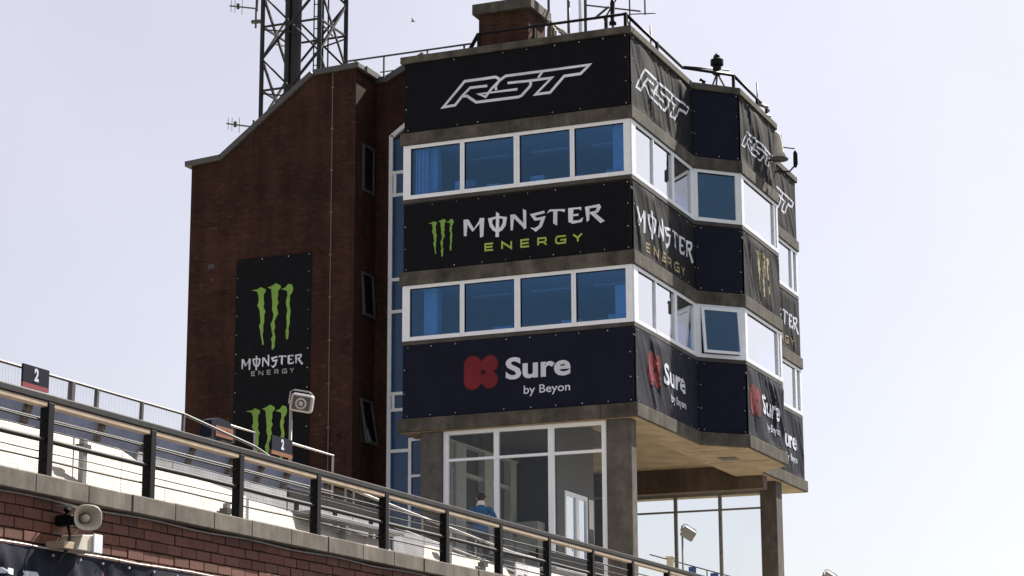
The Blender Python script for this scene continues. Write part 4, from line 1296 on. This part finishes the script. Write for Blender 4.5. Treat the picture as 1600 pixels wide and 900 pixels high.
# loudspeaker on pole in front of the brick tower
def pole_speaker(x, y, z, ztop, yaw, tilt, s, label, name, mat='grey_metal', front=True, z0=4.43, group=None, roll=0.0):
    t = thing(name, (x, y, z0), label, 'loudspeaker' if front else 'floodlight', group)
    MB().tube([(x, y, z0), (x, y, ztop)], 0.035 * s, 8).build('pole', mat, t, smooth=True)
    R = Matrix.Rotation(yaw, 3, 'Z') @ Matrix.Rotation(roll, 3, 'Y') @ Matrix.Rotation(tilt, 3, 'X')
    c = Vector((x, y, z)) + R @ Vector((0.24 * s, 0, 0))
    def tb(m, x0, x1, y0, y1, z0_, z1_):
        vs = [c + R @ Vector(p) * s for p in ((x0, y0, z0_), (x1, y0, z0_), (x1, y1, z0_), (x0, y1, z0_), (x0, y0, z1_), (x1, y0, z1_), (x1, y1, z1_), (x0, y1, z1_))]
        m.add(vs, [(0, 3, 2, 1), (4, 5, 6, 7), (0, 1, 5, 4), (1, 2, 6, 5), (2, 3, 7, 6), (3, 0, 4, 7)])
        return m
    tb(MB(), -.24, .24, -.14, .16, -.19, .19).build('cabinet', mat, t, 0.05 * s)
    if front:
        tb(MB(), -.19, .19, -.16, -.135, -.145, .145).build('grille', 'interior_dark', t, 0.03 * s)
        for r1_, r2_, mt in ((0.125, 0.085, 'grey_metal'), (0.05, 0.0, 'grey_metal')):
            vs, fs = [], []
            n = 24
            for k in range(n):
                a = 2 * pi * k / n
                vs += [c + R @ Vector((r1_ * cos(a), -.172, r1_ * sin(a))) * s, c + R @ Vector((r2_ * cos(a), -.165, r2_ * sin(a))) * s]
            fs = [(2 * k, 2 * ((k + 1) % n), 2 * ((k + 1) % n) + 1, 2 * k + 1) for k in range(n)]
            MB().add(vs, fs).build('cone_ring', mt, t)
    yk = [c + R @ Vector(p) * s for p in ((-.28, 0, -.05), (-.29, .05, .2), (-.2, .05, .25), (.1, .05, .25), (.2, .05, .2))]
    MB().tube([Vector((x, y, ztop - .05))] + yk, 0.018 * s, 6).build('yoke', mat, t, smooth=True)
    return t

pole_speaker(-17.85, 32.9, 8.08, 8.1, radians(22), radians(14), 0.8, 'grey box loudspeaker on a slim pole in front of the tall banner', 'pole_loudspeaker', roll=radians(10))
g = 'floodlights beyond the tower'
pole_speaker(-21.42, 64.9, 9.36, 9.5, radians(25), radians(10), 0.9, 'grey floodlight on a thin pole seen through the far glazing', 'floodlight', 'grey_metal', False, 4.43, g, radians(32))
pole_speaker(-17.45, 66.7, 7.95, 8.05, radians(25), radians(10), 0.9, 'top of a grey floodlight against the sky at the bottom right', 'floodlight', 'grey_metal', False, 0.02, g, radians(32))
# far railing with blue flags
t = thing('far_railing', (-21, 65.2, 4.42), 'distant thin railing with small blue flags seen under the tower', 'railing')
MB().tube([(-22.4, 64.6, 8.62), (-19.4, 66.0, 7.72)], 0.02, 6).build('rail', 'dark_steel', t)
for k, (a, b) in enumerate(((-21.2, 0), (-20.75, 0), (-20.3, 0), (-19.9, 0), (-21.7, 0))):
    zz = 8.62 - (a + 22.4) * 0.3
    B1('post', 'dark_steel', t, a - .015, a + .015, 65.2, 65.23, 4.43, zz - .02)
B1('flag', 'flag_blue', t, -21.32, -21.08, 65.14, 65.16, 7.85, 8.24)
B1('flag', 'flag_blue', t, -20.62, -20.36, 65.14, 65.16, 7.6, 8.02)
tag(MB().box(-21.92, -21.72, 64.8, 65.0, 4.43, 8.5).box(-21.95, -21.69, 64.77, 65.03, 8.5, 8.56).build('gate_post', 'cream_box', None, 0.02), 'pale square post beyond the railing under the tower', 'post')
# stair handrails in front of tower
r6 = thing('stair_handrail', (-14.0, 31, 4.42), 'grey steel stair handrail stepping down behind the front railing', 'railing')
MB().tube([(-14.0, 27.06, 5.75), (-14.0, 29.2, 5.62), (-14.0, 31.0, 5.52), (-14.0, 33.5, 5.38), (-14.0, 36.0, 5.36)], 0.02, 6).build('rail', 'steel', r6)
MB().tube([(-14.0, 27.06, 5.45), (-14.0, 29.2, 5.32), (-14.0, 31.0, 5.22), (-14.0, 33.5, 5.08), (-14.0, 36.0, 5.06)], 0.014, 6).build('rail', 'steel', r6)
for yv in (27.45, 27.7, 30.0, 32.0, 34.0, 35.9):
    MB().tube([(-14.0, yv, 4.43), (-14.0, yv, 5.75 - (yv - 27.06) * .056)], 0.018, 6).build('post', 'steel', r6)
for k, (y0, y1, zt, lab) in enumerate(((24.0, 26.7, 4.95, 'dark bench frame below the brick tower base'), (32.2, 35.2, 4.98, 'dark bench frame in front of the tower glazing'))):
    t = thing('bench', (-13.4, (y0 + y1) / 2, 4.42), lab, 'bench')
    MB().box(-13.0, -12.72, y0, y1, zt - .05, zt).build('seat', 'grey_board', t, 0.01)
    MB().box(-13.06, -13.02, y0, y1, zt + .12, zt + .3).build('backrest', 'black_metal', t, 0.01)
    for yv in (y0 + .3, (y0 + y1) / 2, y1 - .3):
        MB().box(-13.0, -12.95, yv - .03, yv + .03, 4.43, zt - .051).box(-13.1, -13.061, yv - .03, yv + .03, 4.43, zt + .28).build('leg', 'black_metal', t)

# ------------------------------------------------------------------ wall fittings bottom left
hs = thing('horn_loudspeaker', (-12.05, 17.9, 4.1), 'beige horn loudspeaker with oval mouth fixed to the brick wall', 'loudspeaker')
ax = Vector((0.80, -0.6, -0.02)).normalized()
side = Vector((0.6, 0.80, 0)).normalized()
upa = side.cross(ax) * -1
if upa.z < 0:
    upa = -upa
c0 = Vector((-11.80, 17.75, 4.125))
def superring(c, a, b, e=2.6, n=28):
    r = []
    for k in range(n):
        t_ = 2 * pi * k / n
        cx, sx = cos(t_), sin(t_)
        r.append(c + side * a * math.copysign(abs(cx) ** (2 / e), cx) + upa * b * math.copysign(abs(sx) ** (2 / e), sx))
    return r
rings = [superring(c0 - ax * .2, .04, .04), superring(c0 - ax * .12, .055, .05), superring(c0 - ax * .05, .085, .078), superring(c0, .135, .12), superring(c0 + ax * .012, .14, .125), superring(c0 + ax * .012, .128, .112), superring(c0 - ax * .02, .105, .092), superring(c0 - ax * .08, .06, .052), superring(c0 - ax * .12, .045, .042)]
n = 28
vs = [v for r in rings for v in r]
fs = [(i * n + k, i * n + (k + 1) % n, (i + 1) * n + (k + 1) % n, (i + 1) * n + k) for i in range(len(rings) - 1) for k in range(n)]
MB().add(vs, fs).build('bell', 'horn', hs, smooth=True)
MB().tube([c0 - ax * .1, c0 - ax * .03, c0 - ax * .012, c0 - ax * .006], [0.05, 0.036, 0.026, 0.004], 14).build('phase_plug', 'horn', hs, smooth=True)
MB().tube([c0 - ax * .19, c0 - ax * .3], 0.06, 14).build('driver', 'horn', hs, 0.01)
MB().bar(c0 - ax * .22 + Vector((0, 0, .0)), Vector((-12.17, 17.95, 4.1)), 0.035).bar(c0 - ax * .2 - upa * .08, c0 - ax * .2 + upa * .08, 0.03).build('bracket', 'steel', hs)
jb = thing('junction_box', (-12.05, 18.0, 3.84), 'cream junction box with pale lid edge under the horn loudspeaker', 'box')
MB().prism_x([(17.78, 3.83), (18.16, 3.83), (18.16, 4.0), (18.08, 4.0), (17.86, 3.98)], -12.165, -11.92).build('body', 'cream_box', jb, 0.008)
B1('lid', 'white_frame', jb, -11.915, -11.895, 18.02, 18.17, 3.825, 4.005, bevel=0.004)
B1('mount', 'timber', jb, -12.165, -11.95, 17.6, 17.775, 3.83, 3.9, bevel=0.006)
bd = thing('bracket_device', (-12.05, 17.6, 4.1), 'black bracket mounted device left of the horn loudspeaker', 'device')
B1('body', 'black_metal', bd, -12.165, -11.98, 17.74, 17.86, 4.06, 4.17, bevel=0.02)
MB().tube([(-11.985, 17.8, 4.115), (-11.93, 17.77, 4.11)], [0.05, 0.06], 10).build('lens', 'black_metal', bd)
MB().tube([(-12.06, 17.78, 4.17), (-12.06, 17.78, 4.21), (-12.06, 17.81, 4.23)], 0.035, 10).build('knob', 'black_metal', bd)
MB().tube([(-12.165, 17.72, 4.25), (-12.0, 17.75, 4.25), (-11.93, 17.8, 4.22), (-11.92, 17.82, 4.1), (-11.96, 17.8, 4.0), (-12.165, 17.72, 3.99)], 0.010, 6).build('bracket', 'steel', bd)
MB().tube([(-12.05, 17.8, 4.06), (-12.0, 17.76, 3.97), (-12.05, 17.82, 3.9), (-12.02, 17.75, 3.83), (-12.1, 17.72, 3.72)], 0.016, 6).build('cable', 'cable_black', bd)
FW = Face((XR - 0.06, 12.0), (XR - 0.06, 26.0))
# partial block letters of the trackside banner: only their upper halves show above the frame's lower edge
EH = 0.34
def blk(u, kind):
    z = 0.325
    if kind == 'E':
        return stroke([(u + .26, z + EH), (u, z + EH), (u, z), (u + .26, z)], .055) + stroke([(u, z + EH / 2), (u + .22, z + EH / 2)], .055)
    if kind == 'D':
        return stroke([(u, z), (u, z + EH), (u + .17, z + EH), (u + .26, z + EH - .09), (u + .26, z + .09), (u + .17, z)], .055, True)
lt = []
for k, c in enumerate('ED'):
    lt += blk(4.80 + 0.43 * k, c)
banner('creased navy banner with white block letters hung below the brick wall at bottom left', FW, 0.0, 14.0, 2.9, 3.82, 'vinyl_navy', [('lettering', 'print_white', lt)], 61, 0.035, 0.012, None, 0.06, True, 0.46)
tag(MB().tube([(XR - .04, 12.2 + .5 * k, 3.835 + 0.006 * sin(k * 2.1)) for k in range(28)], 0.006, 5).build('tie_rope', 'eyelet'), 'thin pale rope along the top hem of the navy wall banner', 'rope')

# ------------------------------------------------------------------ person in blue jacket
def person(loc, yaw, label):
    t = thing('person', loc, label, 'person')
    J = {}
    def j(n, x, y, z, r):
        J[n] = (len(J), (x, y, z), r)
    j('pelvis', 0, 0, .95, .15); j('waist', 0, .03, 1.1, .145); j('chest', 0, .1, 1.3, .17); j('neckb', 0, .17, 1.46, .09); j('neck', 0, .2, 1.52, .058); j('head', 0, .23, 1.6, .085); j('crown', 0, .24, 1.72, .075)
    for s, sg in (('l', -1), ('r', 1)):
        j('sh' + s, sg * .19, .12, 1.42, .075)
        if s == 'r':
            j('el' + s, sg * .31, .02, 1.18, .05); j('wr' + s, sg * .36, .12, .96, .034); j('hd' + s, sg * .37, .16, .88, .036)
        else:
            j('el' + s, sg * .27, .24, 1.2, .05); j('wr' + s, sg * .14, .42, 1.12, .034); j('hd' + s, sg * .09, .48, 1.12, .036)
        j('hip' + s, sg * .1, 0, .88, .105); j('kn' + s, sg * .12, .03, .48, .07); j('an' + s, sg * .13, -.02, .09, .048); j('toe' + s, sg * .15, .15, .04, .04)
    ed = [('pelvis', 'waist'), ('waist', 'chest'), ('chest', 'neckb'), ('neckb', 'neck'), ('neck', 'head'), ('head', 'crown')]
    for s in 'lr':
        ed += [('chest', 'sh' + s), ('sh' + s, 'el' + s), ('el' + s, 'wr' + s), ('wr' + s, 'hd' + s), ('pelvis', 'hip' + s), ('hip' + s, 'kn' + s), ('kn' + s, 'an' + s), ('an' + s, 'toe' + s)]
    # fingers
    for s, d in (('l', Vector((.25, .9, -.15))), ('r', Vector((.05, .25, -.95)))):
        hx = Vector(J['hd' + s][1])
        sd_ = Vector((0, 0, 1)).cross(d).normalized() if s == 'l' else Vector((0, 1, 0))
        for k, l in enumerate((.062, .075, .08, .072, .055)):
            off = (k - 2) * 0.019
            p1 = hx + sd_ * off + d * (.03 if k else -.005)
            p2 = p1 + d * l * .6 + (sd_ * -.03 if k == 0 else Vector((0, 0, 0)))
            p3 = p2 + d * l * .4 + Vector((0, .02, -.02))
            j('f%s%da' % (s, k), *p1, .010); j('f%s%db' % (s, k), *p2, .009); j('f%s%dc' % (s, k), *p3, .008)
            ed += [('hd' + s, 'f%s%da' % (s, k)), ('f%s%da' % (s, k), 'f%s%db' % (s, k)), ('f%s%db' % (s, k), 'f%s%dc' % (s, k))]
    me = bpy.data.meshes.new('body')
    names = list(J)
    me.from_pydata([J[n][1] for n in names], [(J[a][0], J[b][0]) for a, b in ed], [])
    o = bpy.data.objects.new('body', me)
    COL.objects.link(o)
    sk = o.modifiers.new('skin', 'SKIN')
    sk.use_smooth_shade = True
    for i, n in enumerate(names):
        r = J[n][2]
        me.skin_vertices[0].data[i].radius = (r, r * (0.72 if n in ('pelvis', 'waist', 'chest') else 1.0))
        me.skin_vertices[0].data[i].use_root = (n == 'pelvis')
    sb = o.modifiers.new('sub', 'SUBSURF')
    sb.levels = 2
    sb.render_levels = 2
    bpy.context.view_layer.update()
    dg = bpy.context.evaluated_depsgraph_get()
    me2 = bpy.data.meshes.new_from_object(o.evaluated_get(dg))
    bpy.data.objects.remove(o, do_unlink=True)
    for mt in ('skin', 'jacket', 'trousers', 'hair', 'cap_white'):
        me2.materials.append(M[mt])
    hands = [Vector(J['hdl'][1]), Vector(J['hdr'][1])]
    for p in me2.polygons:
        c = p.center
        p.use_smooth = True
        if min((c - h).length for h in hands) < .135:
            p.material_index = 0
        elif c.z > 1.5 and abs(c.x) < .13:
            p.material_index = 0
        elif c.z > 0.9 or abs(c.x) > .23:
            p.material_index = 1
        elif c.z > .1:
            p.material_index = 2
        else:
            p.material_index = 3
    b = bpy.data.objects.new('body', me2)
    COL.objects.link(b)
    b.parent = t
    hm = MB()
    rings_ = []
    hc = Vector((0, .235, 1.67))
    for i in range(7):
        a = pi / 2 * i / 6
        rings_.append((hc + Vector((0, 0, .105 * sin(a) - .02)), .103 * cos(a) + .002))
    hm.tube([r[0] for r in rings_], [r[1] for r in rings_], 14)
    hm.tube([hc + Vector((0, -.045, -.1)), hc + Vector((0, -.05, 0.0)), hc + Vector((0, -.02, .07))], [.05, .075, .05], 12)
    hx = hm.build('hair', 'hair', None, smooth=True)
    hx.parent = t
    hx.location = (0, 0, 0)
    cm = MB().tube([(0, .13, 1.47), (0, .16, 1.52), (0, .18, 1.56)], [.1, .085, .075], 14)
    cx = cm.build('collar', 'cap_white', None, smooth=True)
    cx.parent = t
    for e in (-1, 1):
        em = MB().tube([(e * .085, .225, 1.61), (e * .1, .215, 1.64), (e * .088, .22, 1.67)], [.01, .018, .012], 8).build('ear', 'skin', None, smooth=True)
        em.parent = t
        em2 = MB().tube([(e * .034, .3, 1.65), (e * .034, .318, 1.65)], [.014, .008], 8).build('eye', 'hair', None)
        em2.parent = t
    nm = MB().tube([(0, .305, 1.66), (0, .335, 1.625), (0, .31, 1.61)], [.01, .018, .012], 8).build('nose', 'skin', None, smooth=True)
    nm.parent = t
    mm = MB().bar((-.025, .312, 1.58), (.025, .312, 1.58), .012).build('mouth', 'sign_red', None)
    mm.parent = t
    t.rotation_euler = (0, 0, yaw)
    t.scale = (1.06, 1.06, 1.06)
    return t

person((-18.95, 43.55, 6.0), radians(18), 'person in a bright blue jacket and dark trousers seen from behind, before the tower glazing')
t = thing('hand_camera', (-18.5, 43.8, 6.84), 'small black camera held low in the hand of the person in blue', 'camera')
B1('body', 'black_metal', t, -18.64, -18.5, 43.66, 43.76, 6.74, 6.84, bevel=0.012)
MB().tube([(-18.57, 43.76, 6.79), (-18.57, 43.84, 6.79)], 0.035, 10).build('lens', 'black_metal', t)
